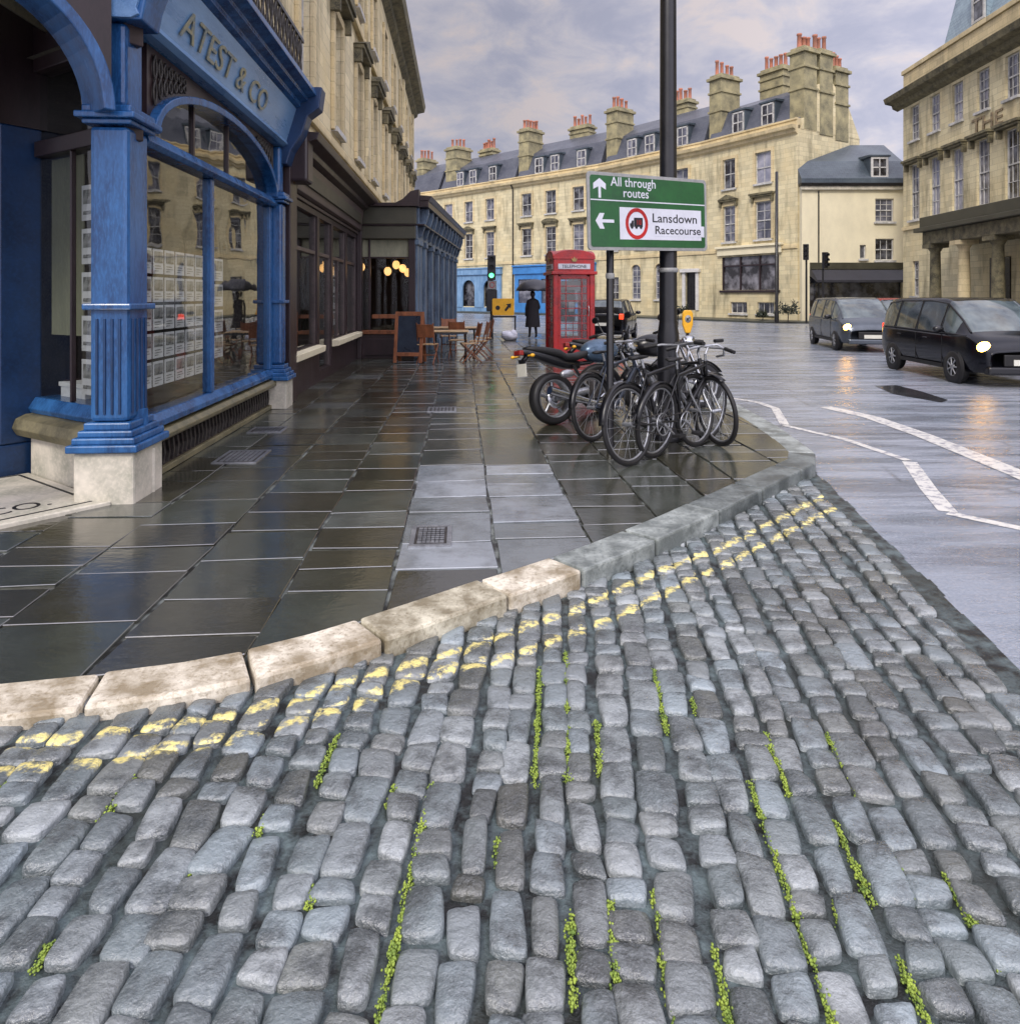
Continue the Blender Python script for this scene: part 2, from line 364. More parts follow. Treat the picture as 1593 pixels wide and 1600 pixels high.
# ================================================================== GROUND
# kerb line, outer top edge
KP = [(-9,1.9),(-6,2.15),(-3.4,2.45),(-1.95,2.66),(-1.23,2.85),(-0.752,3.12),(-0.003,3.745),(0.551,4.21),(1.27,4.916),(1.80,5.50),(2.555,6.33),(2.93,6.75),
      (3.08,7.05),(3.17,7.6),(3.28,8.7),(3.36,10.8),(3.35,14),(3.1,18),(2.85,24),(2.62,29.2),(2.35,29.9),(1.5,30.3),(-0.5,30.4),(-2.6,30.4)]
def catmull(P, step=0.06):
    out = []
    P = [Vector(p) for p in P]
    for i in range(len(P)-1):
        p0 = P[max(i-1,0)]; p1 = P[i]; p2 = P[i+1]; p3 = P[min(i+2,len(P)-1)]
        n = max(2, int((p2-p1).length/step))
        for k in range(n):
            t = k/n
            # centripetal-ish: use damped tangents
            m1 = (p2-p0)*0.5*min(1,(p2-p1).length/max(1e-6,(p1-p0).length if i else 1)); m2 = (p3-p1)*0.5*min(1,(p2-p1).length/max(1e-6,(p3-p2).length if i < len(P)-2 else 1))
            out.append((2*t**3-3*t*t+1)*p1+(t**3-2*t*t+t)*m1+(-2*t**3+3*t*t)*p2+(t**3-t*t)*m2)
    out.append(P[-1]); return out
KC = catmull(KP)
def offs(C_, d):
    o = []
    for i, p in enumerate(C_):
        t = C_[min(i+1,len(C_)-1)]-C_[max(i-1,0)]; t.normalize(); o.append(p+Vector((-t.y, t.x))*d)
    return o
KI = offs(KC, 0.27)
def lerp_outline(L_, every):
    return [L_[i] for i in range(0, len(L_), every)]+[L_[-1]]
pave_poly = [tuple(p) for p in lerp_outline(offs(KC, 0.25), 4)] + [(-2.6, 30.1), (-14, 30.1), (-14, 2.0)]
def inside(p, poly):
    x, y = p; c = False; j = len(poly)-1
    for i in range(len(poly)):
        xi, yi = poly[i]; xj, yj = poly[j]
        if (yi > y) != (yj > y) and x < (xj-xi)*(y-yi)/(yj-yi)+xi: c = not c
        j = i
    return c
kerb_poly = [tuple(p) for p in KC] + [(-14, 30.4), (-14, 1.9)]
def clip_half(poly, a, b, c):   # keep a*x+b*y <= c
    out = []
    for i in range(len(poly)):
        p, q = poly[i-1], poly[i]; dp = a*p[0]+b*p[1]-c; dq = a*q[0]+b*q[1]-c
        if (dp <= 0) != (dq <= 0):
            t = dp/(dp-dq); out.append((p[0]+t*(q[0]-p[0]), p[1]+t*(q[1]-p[1])))
        if dq <= 0: out.append(q)
    return out
def road_h(x):
    t = min(1, max(0, (0.9-x)/2.6)); t = t*t*(3-2*t); return ROAD + 0.07*t

# --- road sheet reaching the horizon
def mat_road():
    m = M('wet_asphalt'); v = m.coord((1,1,1), 'Object')
    n1 = m.noise(v, 0.35, 6, 0.6, 0.6); n2 = m.noise(v, 60, 4, 0.7); n3 = m.noise(m.coord((0.5,3.0,1)), 1.2, 6, 0.65)
    c = m.mix(m.ramp(n1, [(0.35, 0.0), (0.65, 1.0)]), lin((124,134,148)), lin((152,158,170)))
    c = m.mix(m.ramp(n3, [(0.46, 0.0), (0.66, 0.9)]), c, lin((88,98,110)))
    n5 = m.noise(m.coord((.25,1.6,1)), .8, 5, 0.6, .5); c = m.mix(m.ramp(n5, [(0.52, 0.0), (0.62, 0.55)]), c, lin((78,84,96)))
    vo = m.n('ShaderNodeTexVoronoi', feature='DISTANCE_TO_EDGE'); m.l(m.coord((.35,.8,1)), vo.inputs['Vector']); vo.inputs['Scale'].default_value = 1.0
    c = m.mix(m.math('MULTIPLY', m.ramp(vo.outputs['Distance'], [(0.0, 1.0), (0.012, 0.0)]), m.ramp(n1, [(.5, 0.0), (.6, .8)])), c, lin((46,48,54)))
    c = m.mix(m.ramp(n2, [(0.45, 0.0), (0.75, 0.5)]), c, lin((186,188,194)))
    m.set(Base_Color=c, Roughness=m.ramp(n3, [(0.36, 0.36), (0.62, 0.14)]), IOR=1.9)
    h = m.math('ADD', m.math('MULTIPLY', n2, 0.6), m.math('MULTIPLY', m.noise(m.coord((1,2.2,1)), 4, 5, 0.6), 1.4)); m.bump(h, 0.45, 0.014)
    return m.m
ROADM = mat_road()
MB().quad((-400,-100,ROAD),(400,-100,ROAD),(400,900,ROAD),(-400,900,ROAD)).build('road', ROADM)
tag(bpy.data.objects['road'], 'wet blue grey asphalt road curving past the pavement corner', kind='structure')

# --- bed of the setts: wet mortar and grit, rising to the left
def mat_bed():
    m = M('sett_joint'); v = m.coord((1,1,1)); n = m.noise(v, 9, 6, 0.7); n2 = m.noise(v, 1.1, 4)
    c = m.mix(m.ramp(n, [(0.4, 0.0), (0.66, 1.0)]), lin((20,22,22)), lin((96,110,112)))
    c = m.mix(m.ramp(n2, [(0.5, 0.0), (0.62, 0.7)]), c, lin((40,44,38)))
    m.set(Base_Color=c, Roughness=0.4); m.bump(n, 0.7, 0.03); return m.m
def col_x(u, z): return u + (z-2.0)*(0.06+0.055*u)       # where sett column u runs
bed = MB(); nu = 30; nzv = 60
for i in range(nu):
    for j in range(nzv):
        ua, ub = -5.5+i*7.57/nu, -5.5+(i+1)*7.57/nu; ub += 0.0 if i < nu-1 else 0.06+0.03*mnoise.noise((j*.37, 2.1, 0)); za, zb = 0.2+j*7.0/60, 0.2+(j+1)*7.0/60
        bed.quad(*[(col_x(u,z), z, road_h(col_x(u,z))+0.004) for u, z in ((ua,za),(ub,za),(ub,zb),(ua,zb))])
tag(bed.build('sett_bed', mat_bed()), 'dark wet grit bed showing between the granite setts', kind='structure')

# --- the setts themselves
def kdist(p):
    best = 9
    for i in range(0, len(KC)-1, 2):
        a = KC[i]; b = KC[min(i+2, len(KC)-1)]; ab = b-a; t = max(0, min(1, (p-a).dot(ab)/ab.length_squared)); d = (a+ab*t-p).length
        if d < best: best = d
    return best
def y_from_px(x, y, h=1.73): Z = h*1100/(y-462); return Vector(((x-796)/1100*Z, Z))
def y_on_setts(x, y):
    p = y_from_px(x, y)
    for _ in range(6): p = y_from_px(x, y, 1.6-road_h(p.x)-0.025)
    return p
Y1 = [y_on_setts(*p) for p in [(-200,1185),(25,1163),(200,1143),(360,1122),(480,1088),(590,1052),(720,1018),(850,970),(940,935),(1050,885),(1130,855),(1230,805),(1278,780),(1300,768)]]
Y2 = [y_on_setts(*p) for p in [(-200,1215),(70,1200),(200,1185),(330,1162),(440,1130),(540,1105),(640,1062),(800,1028),(960,965),(1060,915),(1130,884),(1250,822),(1300,795),(1330,783)]]
def ldist(p, L_):
    best = 9
    for i in range(len(L_)-1):
        a, b = L_[i], L_[i+1]; ab = b-a; t = max(0, min(1, (p-a).dot(ab)/ab.length_squared)); best = min(best, (a+ab*t-p).length)
    return best
sv = []; sf = []; paint = []; tone = []; G = 6; SG = [-1, -.88, -.5, 0, .5, .88, 1]
rng = random.Random(3); sett_edges = []
du = 0.122; u = -5.2; col = 0
while u < 1.99:
    wu = du*rng.uniform(0.88, 1.14); z = 0.75+rng.uniform(0, 0.2); wob = rng.uniform(0, 6.28)
    while z < 6.9:
        ln = rng.choice([0.10, 0.12, 0.14, 0.17, 0.21])*rng.uniform(0.92, 1.08)
        uc = u+wu/2+0.012*math.sin(z*2.3+wob); zc = z+ln/2; gx = rng.uniform(0.012, 0.026); gz = rng.uniform(0.007, 0.015)
        X = col_x(uc, zc); P = Vector((X, zc))
        ok = abs(X) < 0.78*zc+0.9 and not (inside((X, zc), kerb_poly) and kdist(P) > 0.10)
        if ok:
            hw = (wu-gx)/2*(1+0.055*(zc-2)); hl = (ln-gz)/2; ang = -(0.06+0.055*uc)+rng.uniform(-0.05, 0.05)
            ca, sa = math.cos(ang), math.sin(ang); base = road_h(X)+0.020+rng.uniform(-0.004, 0.007); tx = rng.uniform(-0.08, 0.08); ty = rng.uniform(-0.06, 0.06)
            dome = rng.uniform(0.004, 0.010); tn = rng.random(); pw = rng.uniform(4.5, 10)
            cj = [(rng.uniform(-.013,.010), rng.uniform(-.018,.014)) for _ in range(4)]
            b0 = len(sv); rows = G+2
            for a in range(rows+1):
                for b in range(rows+1):
                    s_ = SG[a-1] if 0 < a < rows else (-1 if a == 0 else 1)
                    t_ = SG[b-1] if 0 < b < rows else (-1 if b == 0 else 1)
                    rim = a in (0, rows) or b in (0, rows)
                    # squircle rounding of the outline
                    q = 0.22
                    lx = s_*hw*math.sqrt(max(0, 1-q*t_**6)); ly = t_*hl*math.sqrt(max(0, 1-q*s_**6))
                    w00, w10, w11, w01 = (1-s_)*(1-t_)/4, (1+s_)*(1-t_)/4, (1+s_)*(1+t_)/4, (1-s_)*(1+t_)/4
                    lx += w00*cj[0][0]+w10*cj[1][0]+w11*cj[2][0]+w01*cj[3][0]; ly += w00*cj[0][1]+w10*cj[1][1]+w11*cj[2][1]+w01*cj[3][1]
                    h = dome*(1-abs(s_)**pw)*(1-abs(t_)**pw) - (0.004 if max(abs(s_), abs(t_)) == 1 else 0) + tx*lx+ty*ly
                    gx_, gy_ = X+lx*ca-ly*sa, zc+lx*sa+ly*ca
                    h += 0.004*mnoise.noise((gx_*16, gy_*16, 0))+0.003*mnoise.noise((gx_*45, gy_*45, 3))
                    if rim: h = -0.04; 
                    sv.append((gx_, gy_, base+h+ (0.004 if not rim else 0)))
                    pp = Vector((gx_, gy_)); d = 1.0
                    if kdist(P) < 0.9 or True:
                        d = min(ldist(pp, Y1), ldist(pp, Y2)) if -3.2 < zc-3.2 < 4.2 and not rim else 1.0
                    paint.append(d); tone.append(tn)
            n_ = rows+1
            for a in range(rows):
                for b in range(rows):
                    sf.append((b0+a*n_+b, b0+(a+1)*n_+b, b0+(a+1)*n_+b+1, b0+a*n_+b+1))
        if ok: sett_edges.append(u)
        z += ln
    u += wu; col += 1
me = bpy.data.meshes.new('cobbled_lane'); me.from_pydata(sv, [], sf); me.update()
for nm, dat in (('paint', paint), ('tone', tone)):
    at = me.attributes.new(nm, 'FLOAT', 'POINT'); at.data.foreach_set('value', dat)
me.polygons.foreach_set('use_smooth', [True]*len(sf))
def mat_sett():
    m = M('granite_sett'); v = m.coord((1,1,1))
    at = m.n('ShaderNodeAttribute', attribute_name='tone'); ap = m.n('ShaderNodeAttribute', attribute_name='paint')
    n1 = m.noise(v, 7, 6, 0.65); n2 = m.noise(v, 110, 4, 0.7); n3 = m.noise(v, 0.8, 3)
    c = m.ramp(at.outputs['Fac'], [(0.0, (70,76,76)), (1.0, (120,124,120)), (0.18, (140,152,158)), (0.38, (104,114,116)), (0.56, (158,164,166)), (0.70, (84,86,80)), (0.85, (134,142,146))])
    c = m.mix(m.ramp(n1, [(0.36, 0.9), (0.56, 0.0)]), c, lin((62,68,70)))
    c = m.mix(m.ramp(n2, [(0.5, 0.0), (0.8, 0.3)]), c, lin((186,194,196)))
    # browner, darker stones in patches
    west = m.math('MULTIPLY', m.math('ADD', m.math('MULTIPLY', n3, 2.4), -1.0), 1.0, clamp=True)
    c = m.mix(m.math('MULTIPLY', west, 0.75), c, lin((58,54,50)))
    # worn yellow lines
    edge = m.math('ADD', ap.outputs['Fac'], m.math('MULTIPLY', m.math('SUBTRACT', m.noise(v, 22, 3, 0.6), 0.5), 0.11))
    ln_ = m.ramp(edge, [(0.016, 1.0), (0.034, 0.0)]); wear = m.ramp(m.noise(v, 24, 5, 0.7), [(0.47, 0.95), (0.60, 0.0)])
    c = m.mix(m.math('MULTIPLY', ln_, wear), c, lin((240,224,138)))
    m.set(Base_Color=c, Roughness=m.ramp(n1, [(0.3, 0.14), (0.7, 0.42)]), IOR=1.9)
    m.bump(m.math('ADD', m.math('ADD', m.math('MULTIPLY', n2, 0.3), n1), m.math('MULTIPLY', m.noise(v, 26, 3, 0.6), 0.9)), 0.85, 0.014); return m.m
me.materials.append(mat_sett())
lane = bpy.data.objects.new('cobbled_lane', me); C.objects.link(lane)
tag(lane, 'wet grey granite setts crossed by worn double yellow lines', kind='structure')

# --- moss growing in some joints
mo = MB(); rng = random.Random(11)
runs = [(y_on_setts(*a), y_on_setts(*b)) for a, b in [((843,1050),(832,1210)),((886,1025),(884,1200)),((1012,1050),(1020,1135)),((1062,1090),(1066,1110)),((1190,1240),(1222,1580)),
   ((1278,1150),(1300,1230)),((1335,1290),(1350,1400)),((1420,1340),(1440,1400)),((1495,1370),(1570,1500)),((605,1350),(590,1480)),((700,1230),(675,1330)),((758,1310),(752,1345)),
   ((580,1225),(575,1255)),((530,1150),(510,1220)),((440,1270),(420,1300)),((460,1380),(455,1410)),((185,1215),(150,1290)),((940,1410),(945,1530)),((885,1430),(882,1560)),
   ((1010,1400),(1030,1590)),((1083,1480),(1130,1590)),((1295,1410),(1310,1470)),((50,1480),(75,1500)),((330,1350),(320,1370)),((35,1215),(5,1240)),((1225,1150),(1232,1230)),((640,1470),(615,1590)),((1385,1500),(1410,1590)),((930,1130),(925,1200))]]
EDG = sorted(set(sett_edges))
for a, b in runs:
    if b.y < a.y: a, b = b, a
    mid = a.lerp(b, .5); u0 = (mid.x-.06*(mid.y-2))/(1+.055*(mid.y-2)); u0 = min(EDG, key=lambda e: abs(e-u0))
    L_ = (b-a).length*1.15; k = max(8, int(L_/0.0006)); ph = rng.uniform(0, 6)
    for i in range(k):
        z_ = mid.y-L_/2+L_*rng.random()
        f = .5+.5*math.sin(z_*21+ph)*math.sin(z_*47+ph*2)
        if rng.random() > .25+.75*f: continue
        x, y = col_x(u0, z_)+0.003+rng.gauss(0, 0.0045+.003*f), z_; r = rng.uniform(0.0016, 0.0048)
        mo.ell((x, y, road_h(x)+rng.uniform(0.006, 0.026)), (r, r*1.3, r*0.8), 5, 3)
tag(mo.build('moss', MOSS), 'bright green moss growing in the joints between setts', 'moss', kind='stuff')

# --- kerb stones
def mat_kerb(nm, hi, lo):
    m = M(nm); v = m.coord((1,1,1)); n1 = m.noise(v, 4, 6, 0.65); n2 = m.noise(v, 45, 5, 0.7)
    c = lin(hi); d = lin(lo)
    c = m.mix(m.ramp(n1, [(0.40, 0.85), (0.62, 0.0)]), c, d)
    c = m.mix(m.ramp(n2, [(0.30, 0.8), (0.50, 0.0)]), c, d)
    m.set(Base_Color=c, Roughness=m.ramp(n1, [(0.35, 0.3), (0.7, 0.55)])); m.bump(m.math('ADD', n1, m.math('MULTIPLY', n2, 0.5)), 0.6, 0.015); return m.m
kb = MB(); i = 0; rng = random.Random(5)
while i < len(KC)-3:
    far = KC[i].y > 9
    L_ = rng.uniform(0.52, 0.72) if KC[i].x < 0.1 else rng.uniform(0.66, 0.95)
    j = i; acc = 0
    while j < len(KC)-1 and acc < L_: acc += (KC[j+1]-KC[j]).length; j += 1
    mid = (i+j)//2; o1, m1_, e1 = KC[i], KC[mid], KC[j]; o2, m2_, e2 = KI[i], KI[mid], KI[j]
    g = 0.010; d1 = (e1-o1).normalized()*g
    P = [o1+d1, m1_, e1-d1, e2-d1, m2_, o2+d1]; hh = 0.006+rng.uniform(-0.006, 0.008); kb.cur = rng.choice([0, 1]) if KC[i].x < .25 else rng.choice([2, 3, 4])
    kb.prism([tuple(p) for p in P], -0.3, hh); i = j
tag(kb.build('kerb', [mat_kerb('kerb_pale', (228,220,202), (128,112,84)), mat_kerb('kerb_buff', (214,208,186), (112,100,76)), mat_kerb('kerb_grey', (146,152,150), (70,76,76)), mat_kerb('kerb_dark', (122,128,126), (58,64,64)), mat_kerb('kerb_light', (166,172,168), (88,94,92))], bevel=0.016), 'worn pale limestone kerb sweeping round the corner', kind='structure')

# --- pavement flags
def mat_flag():
    m = M('wet_flag'); v = m.coord((1,1,1)); at = m.n('ShaderNodeAttribute', attribute_name='tone')
    n1 = m.noise(v, 1.1, 6, 0.62, 0.4); n2 = m.noise(v, 50, 4, 0.7); n4 = m.noise(v, 7, 4, 0.6)
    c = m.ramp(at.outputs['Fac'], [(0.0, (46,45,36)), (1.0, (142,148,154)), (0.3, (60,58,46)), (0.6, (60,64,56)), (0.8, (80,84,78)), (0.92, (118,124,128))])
    c = m.mix(m.ramp(m.noise(v, 3.2, 7, 0.7), [(0.36, 0.5), (0.58, 0.0)]), c, lin((46,46,38)))
    c = m.mix(m.ramp(n2, [(0.55, 0.0), (0.8, 0.25)]), c, lin((120,124,122)))
    m.set(Base_Color=c, Roughness=m.ramp(n1, [(0.36, 0.06), (0.64, 0.26)]), IOR=2.6)
    h = m.math('ADD', m.math('MULTIPLY', n2, 0.06), m.math('ADD', m.math('MULTIPLY', n4, 0.5), m.math('MULTIPLY', m.noise(m.coord((5,14,1)), 1.6, 4, 0.6), 0.5))); m.bump(h, 0.30, 0.012); return m.m
def mat_joint():
    m = M('flag_joint'); v = m.coord((1,1,1)); n = m.noise(v, 6, 5)
    m.set(Base_Color=m.mix(m.ramp(n, [(0.45, 0.0), (0.6, 1.0)]), lin((26,26,24)), lin((120,126,122))), Roughness=0.35); m.bump(n, 0.5, 0.01); return m.m
ang = math.atan2(-0.07, 1.0); ax = Vector((math.cos(-ang), math.sin(ang)*0)); 
D = Vector((-0.07, 1)).normalized(); E = Vector((D.y, -D.x))        # D away along the shops, E towards the road
fv = []; ff = []; ft = []; rng = random.Random(21)
grate_spots = []
es = -10.0; rows_ = []
e_ = -6.6; ECH = 7.2
while e_ < ECH:
    de = rng.uniform(0.38, 0.66); v_ = 1.2+rng.uniform(0, 0.4)
    while v_ < 31:
        dv = rng.uniform(0.30, 0.66); g = 0.009
        if v_+dv > 31: dv = 31-v_+0.01
        cx = D*(v_+dv/2)+E*(e_+de/2)
        P = [D*(v_+g)+E*(e_+g), D*(v_+g)+E*(e_+de-g), D*(v_+dv-g)+E*(e_+de-g), D*(v_+dv-g)+E*(e_+g)]
        P = [p+Vector((rng.uniform(-.012,.012), rng.uniform(-.018,.018))) for p in P]
        if any(inside(tuple(p), pave_poly) for p in P+[cx]):
            poly = pave_poly
            for a in range(4):
                p, q = P[a], P[(a+1)%4]; dd = q-p; nrm = Vector((dd.y, -dd.x))
                poly = clip_half(poly, nrm.x, nrm.y, nrm.dot(p))
                if len(poly) < 3: break
            if len(poly) >= 3:
                cl = []
                for p in poly:
                    if not cl or (Vector(p)-Vector(cl[-1])).length > 0.004: cl.append(p)
                if (Vector(cl[0])-Vector(cl[-1])).length < 0.004: cl.pop()
                if len(cl) >= 3:
                    tlx, tly = rng.uniform(-0.010, 0.010), rng.uniform(-0.010, 0.010); hz = rng.uniform(-0.002, 0.003); b0 = len(fv)
                    cc = sum((Vector(p) for p in cl), Vector((0,0)))/len(cl); tn = rng.random()*.84
                    if -0.92 < cx.x < 0.40 and 3.9 < cx.y < 6.7: tn = rng.uniform(.84, 1.0)      # sky reflection on the wet flags put into paler slab tones
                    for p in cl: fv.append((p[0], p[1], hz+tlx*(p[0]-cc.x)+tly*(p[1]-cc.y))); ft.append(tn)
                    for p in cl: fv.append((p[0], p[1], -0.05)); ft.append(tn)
                    n_ = len(cl); ff.append(tuple(range(b0, b0+n_)))
                    for a in range(n_): ff.append((b0+a, b0+n_+a, b0+n_+(a+1)%n_, b0+(a+1)%n_))
        v_ += dv
    e_ += de
me = bpy.data.meshes.new('pavement'); me.from_pydata(fv, [], ff); me.update()
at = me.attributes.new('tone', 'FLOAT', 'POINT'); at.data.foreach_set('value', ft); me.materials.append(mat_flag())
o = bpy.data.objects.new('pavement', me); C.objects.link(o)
bv = o.modifiers.new('bevel', 'BEVEL'); bv.width = 0.006; bv.segments = 1; bv.limit_method = 'ANGLE'; bv.angle_limit = R(60)
tag(o, 'wet dark stone flags of the pavement beside the shops', kind='structure')
bm_ = MB(); bm_.prism(pave_poly, -0.25, -0.016)
tag(bm_.build('pavement_bed', mat_joint()), 'mortar bed seen in the joints between the flags', kind='structure')

# --- painted road markings
def ribbon(pts, w, z=ROAD+0.004):
    mb = MB()
    for i in range(len(pts)-1):
        a, b = pts[i], pts[i+1]; t = (b-a).normalized(); n_ = Vector((-t.y, t.x))*w/2; t = t*0.0
        mb.quad((a.x-n_.x, a.y-n_.y, z), (b.x-n_.x, b.y-n_.y, z), (b.x+n_.x, b.y+n_.y, z), (a.x+n_.x, a.y+n_.y, z)); z += 0.0004
    return mb
def mat_mark():
    m = M('worn_road_paint'); v = m.coord((1,1,1)); n = m.noise(v, 14, 6, 0.7)
    m.set(Base_Color=m.mix(m.ramp(n, [(0.40, 0.0), (0.50, 1.0)]), lin((140,140,150)), lin((216,214,208))), Roughness=0.35); return m.m
MARK = mat_mark()
z1 = [y_from_px(*p) for p in [(1140,622),(1180,628),(1210,638),(1225,664)]]
z2 = [y_from_px(*p) for p in [(1225,665),(1320,687),(1418,720)]]
z3 = [y_from_px(*p) for p in [(1420,722),(1450,765),(1480,800)]]
z4 = [y_from_px(*p) for p in [(1480,802),(1593,826),(1800,868)]]
for pts, w in ((z1, 0.12), (z2, 0.10), (z3, 0.14), (z4, 0.11)):
    tag(ribbon(pts, w).build('road_marking', MARK), 'thin worn white zigzag line near the kerb', kind='structure')
zz = [y_from_px(*p) for p in [(1288,636),(1360,652),(1440,680),(1593,742),(1900,880)]]
tag(ribbon(zz, 0.24, ROAD+0.005).build('road_marking', MARK), 'broad white line crossing the wet road', kind='structure')
pd = [y_from_px(*p) for p in [(1365,603),(1400,602),(1440,612),(1480,625),(1470,629),(1430,622),(1395,616)]]
PATCH = weather('asphalt_patch', (44,46,50), 0.15, 0.2, 3.0)
tag(MB().prism([tuple(p) for p in pd], ROAD-0.05, ROAD+0.003).build('road_patch', PATCH), 'dark wet patch in the asphalt in front of the black car', kind='structure')
# far pavement in front of the terrace and the hotel
TE = [(-24,92),(-8.2,77.8),(0.25,69.6),(7.86,62.2),(14.5,53.3),(18.8,46.0)]
FPAVE = weather('far_pavement', (74,76,66), 0.4, 0.4, 1.0, col2=(46,48,42))
fp = []
for i, p in enumerate(TE):
    a = Vector(TE[min(i+1,len(TE)-1)])-Vector(TE[max(i-1,0)]); a.normalize(); fp.append((p[0]-(-a.y)*3.2*1, p[1]-a.x*3.2))
fpp = [(x, y) for x, y in fp] + [(22.0,43.2),(21.6,38),(19.5,26),(19,8),(60,8),(60,110),(-24,110)]
tag(MB().prism(fpp, -0.4, -0.01).build('far_pavement', FPAVE, bevel=0.02), 'raised pavement running along the far terrace and hotel', kind='structure')

# ================================================================== BUILDINGS
def sash(parent, x0, x1, z0, z1, y=0.12, glass=None, bars=(2,2), frame=None, sill=True, f=0.07, name='window', mid=True, fmat=None):
    mb = MB(); fm = fmat or WHITE_LN
    mb.box(x0, x0+f, y, y+0.08, z0, z1); mb.box(x1-f, x1, y, y+0.08, z0, z1)
    mb.box(x0+f, x1-f, y, y+0.08, z0, z0+f); mb.box(x0+f, x1-f, y, y+0.08, z1-f, z1)
    zm = (z0+z1)/2
    if mid: mb.box(x0+f, x1-f, y-0.02, y+0.07, zm-f*0.5, zm+f*0.5)
    bx, bz = bars
    for i in range(1, bx): xx = x0+(x1-x0)*i/bx; mb.box(xx-0.018, xx+0.018, y+0.012, y+0.05, z0+f, z1-f)
    for h0, h1 in ((z0, zm), (zm, z1)):
        for i in range(1, bz): zz_ = h0+(h1-h0)*i/bz; mb.box(x0+f, x1-f, y+0.014, y+0.048, zz_-0.018, zz_+0.018)
    if sill: mb.box(x0-0.10, x1+0.10, -0.14, y-0.03, z0-0.13, z0-0.005)
    w = mb.build(name, fm, parent)
    MB().box(x0+f*0.6, x1-f*0.6, y+0.05, y+0.065, z0+f*0.6, z1-f*0.6).build('pane', glass or GM, w)
    return w
def hood(parent, xc, w, z, kind='ped', name='window_hood', mat=None):
    mb = MB(); mb.box(xc-w/2, xc+w/2, -0.30, 0.0, z, z+0.12)
    if kind == 'ped':
        mb.plate([(xc-w/2-.05, z+.12), (xc+w/2+.05, z+.12), (xc, z+.48)], -0.36, 0)
    elif kind == 'seg':
        pts = [(xc+(w/2+.05)*math.cos(a), z+.12+0.34*math.sin(a)) for a in [math.pi*k/10 for k in range(11)]]; mb.plate(pts, -0.36, 0)
    else: mb.box(xc-w/2-.06, xc+w/2+.06, -0.38, 0.0, z+0.121, z+0.26)
    for s in (-1, 1): mb.box(xc+s*(w/2-.1)-.07, xc+s*(w/2-.1)+.07, -0.24, -0.001, z-0.38, z-0.001)
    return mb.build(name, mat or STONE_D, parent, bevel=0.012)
POTV = []
def chimney(parent, x0, x1, y0, y1, z0, z1, npots, rng, mat=None, name='chimney'):
    mb = MB(); mb.box(x0, x1, y0, y1, z0, z1)
    for f in (0.52, 0.80): zc = z0+(z1-z0)*f; mb.box(x0-.09, x1+.09, y0-.09, y1+.09, zc, zc+0.16)
    mb.box(x0-.16, x1+.16, y0-.16, y1+.16, z1, z1+0.22); mb.box(x0+.02, x1-.02, y0+.02, y1-.02, z1+0.22, z1+0.42)
    ch = mb.build(name, mat or STONE_CH, parent, bevel=0.02)
    for k in range(npots):
        t = (k+0.5)/npots
        if (y1-y0) > (x1-x0): px, py = (x0+x1)/2+rng.uniform(-.05,.05), y0+(y1-y0)*t
        else: px, py = x0+(x1-x0)*t, (y0+y1)/2+rng.uniform(-.05,.05)
        h = rng.uniform(0.75, 1.15); r = rng.uniform(0.15, 0.19)
        MB().lathe([(r, 0), (r*0.82, h*0.12), (r*0.75, h*0.85), (r*0.95, h*0.88), (r*0.95, h), (r*0.6, h), (r*0.6, h-0.15)], 10, (px, py, z1+0.41)).build('chimney_pot', POT, ch)
    return ch
rng = random.Random(40)
HZ = dict(top=(9.35, 11.5), first=(5.5, 8.1))
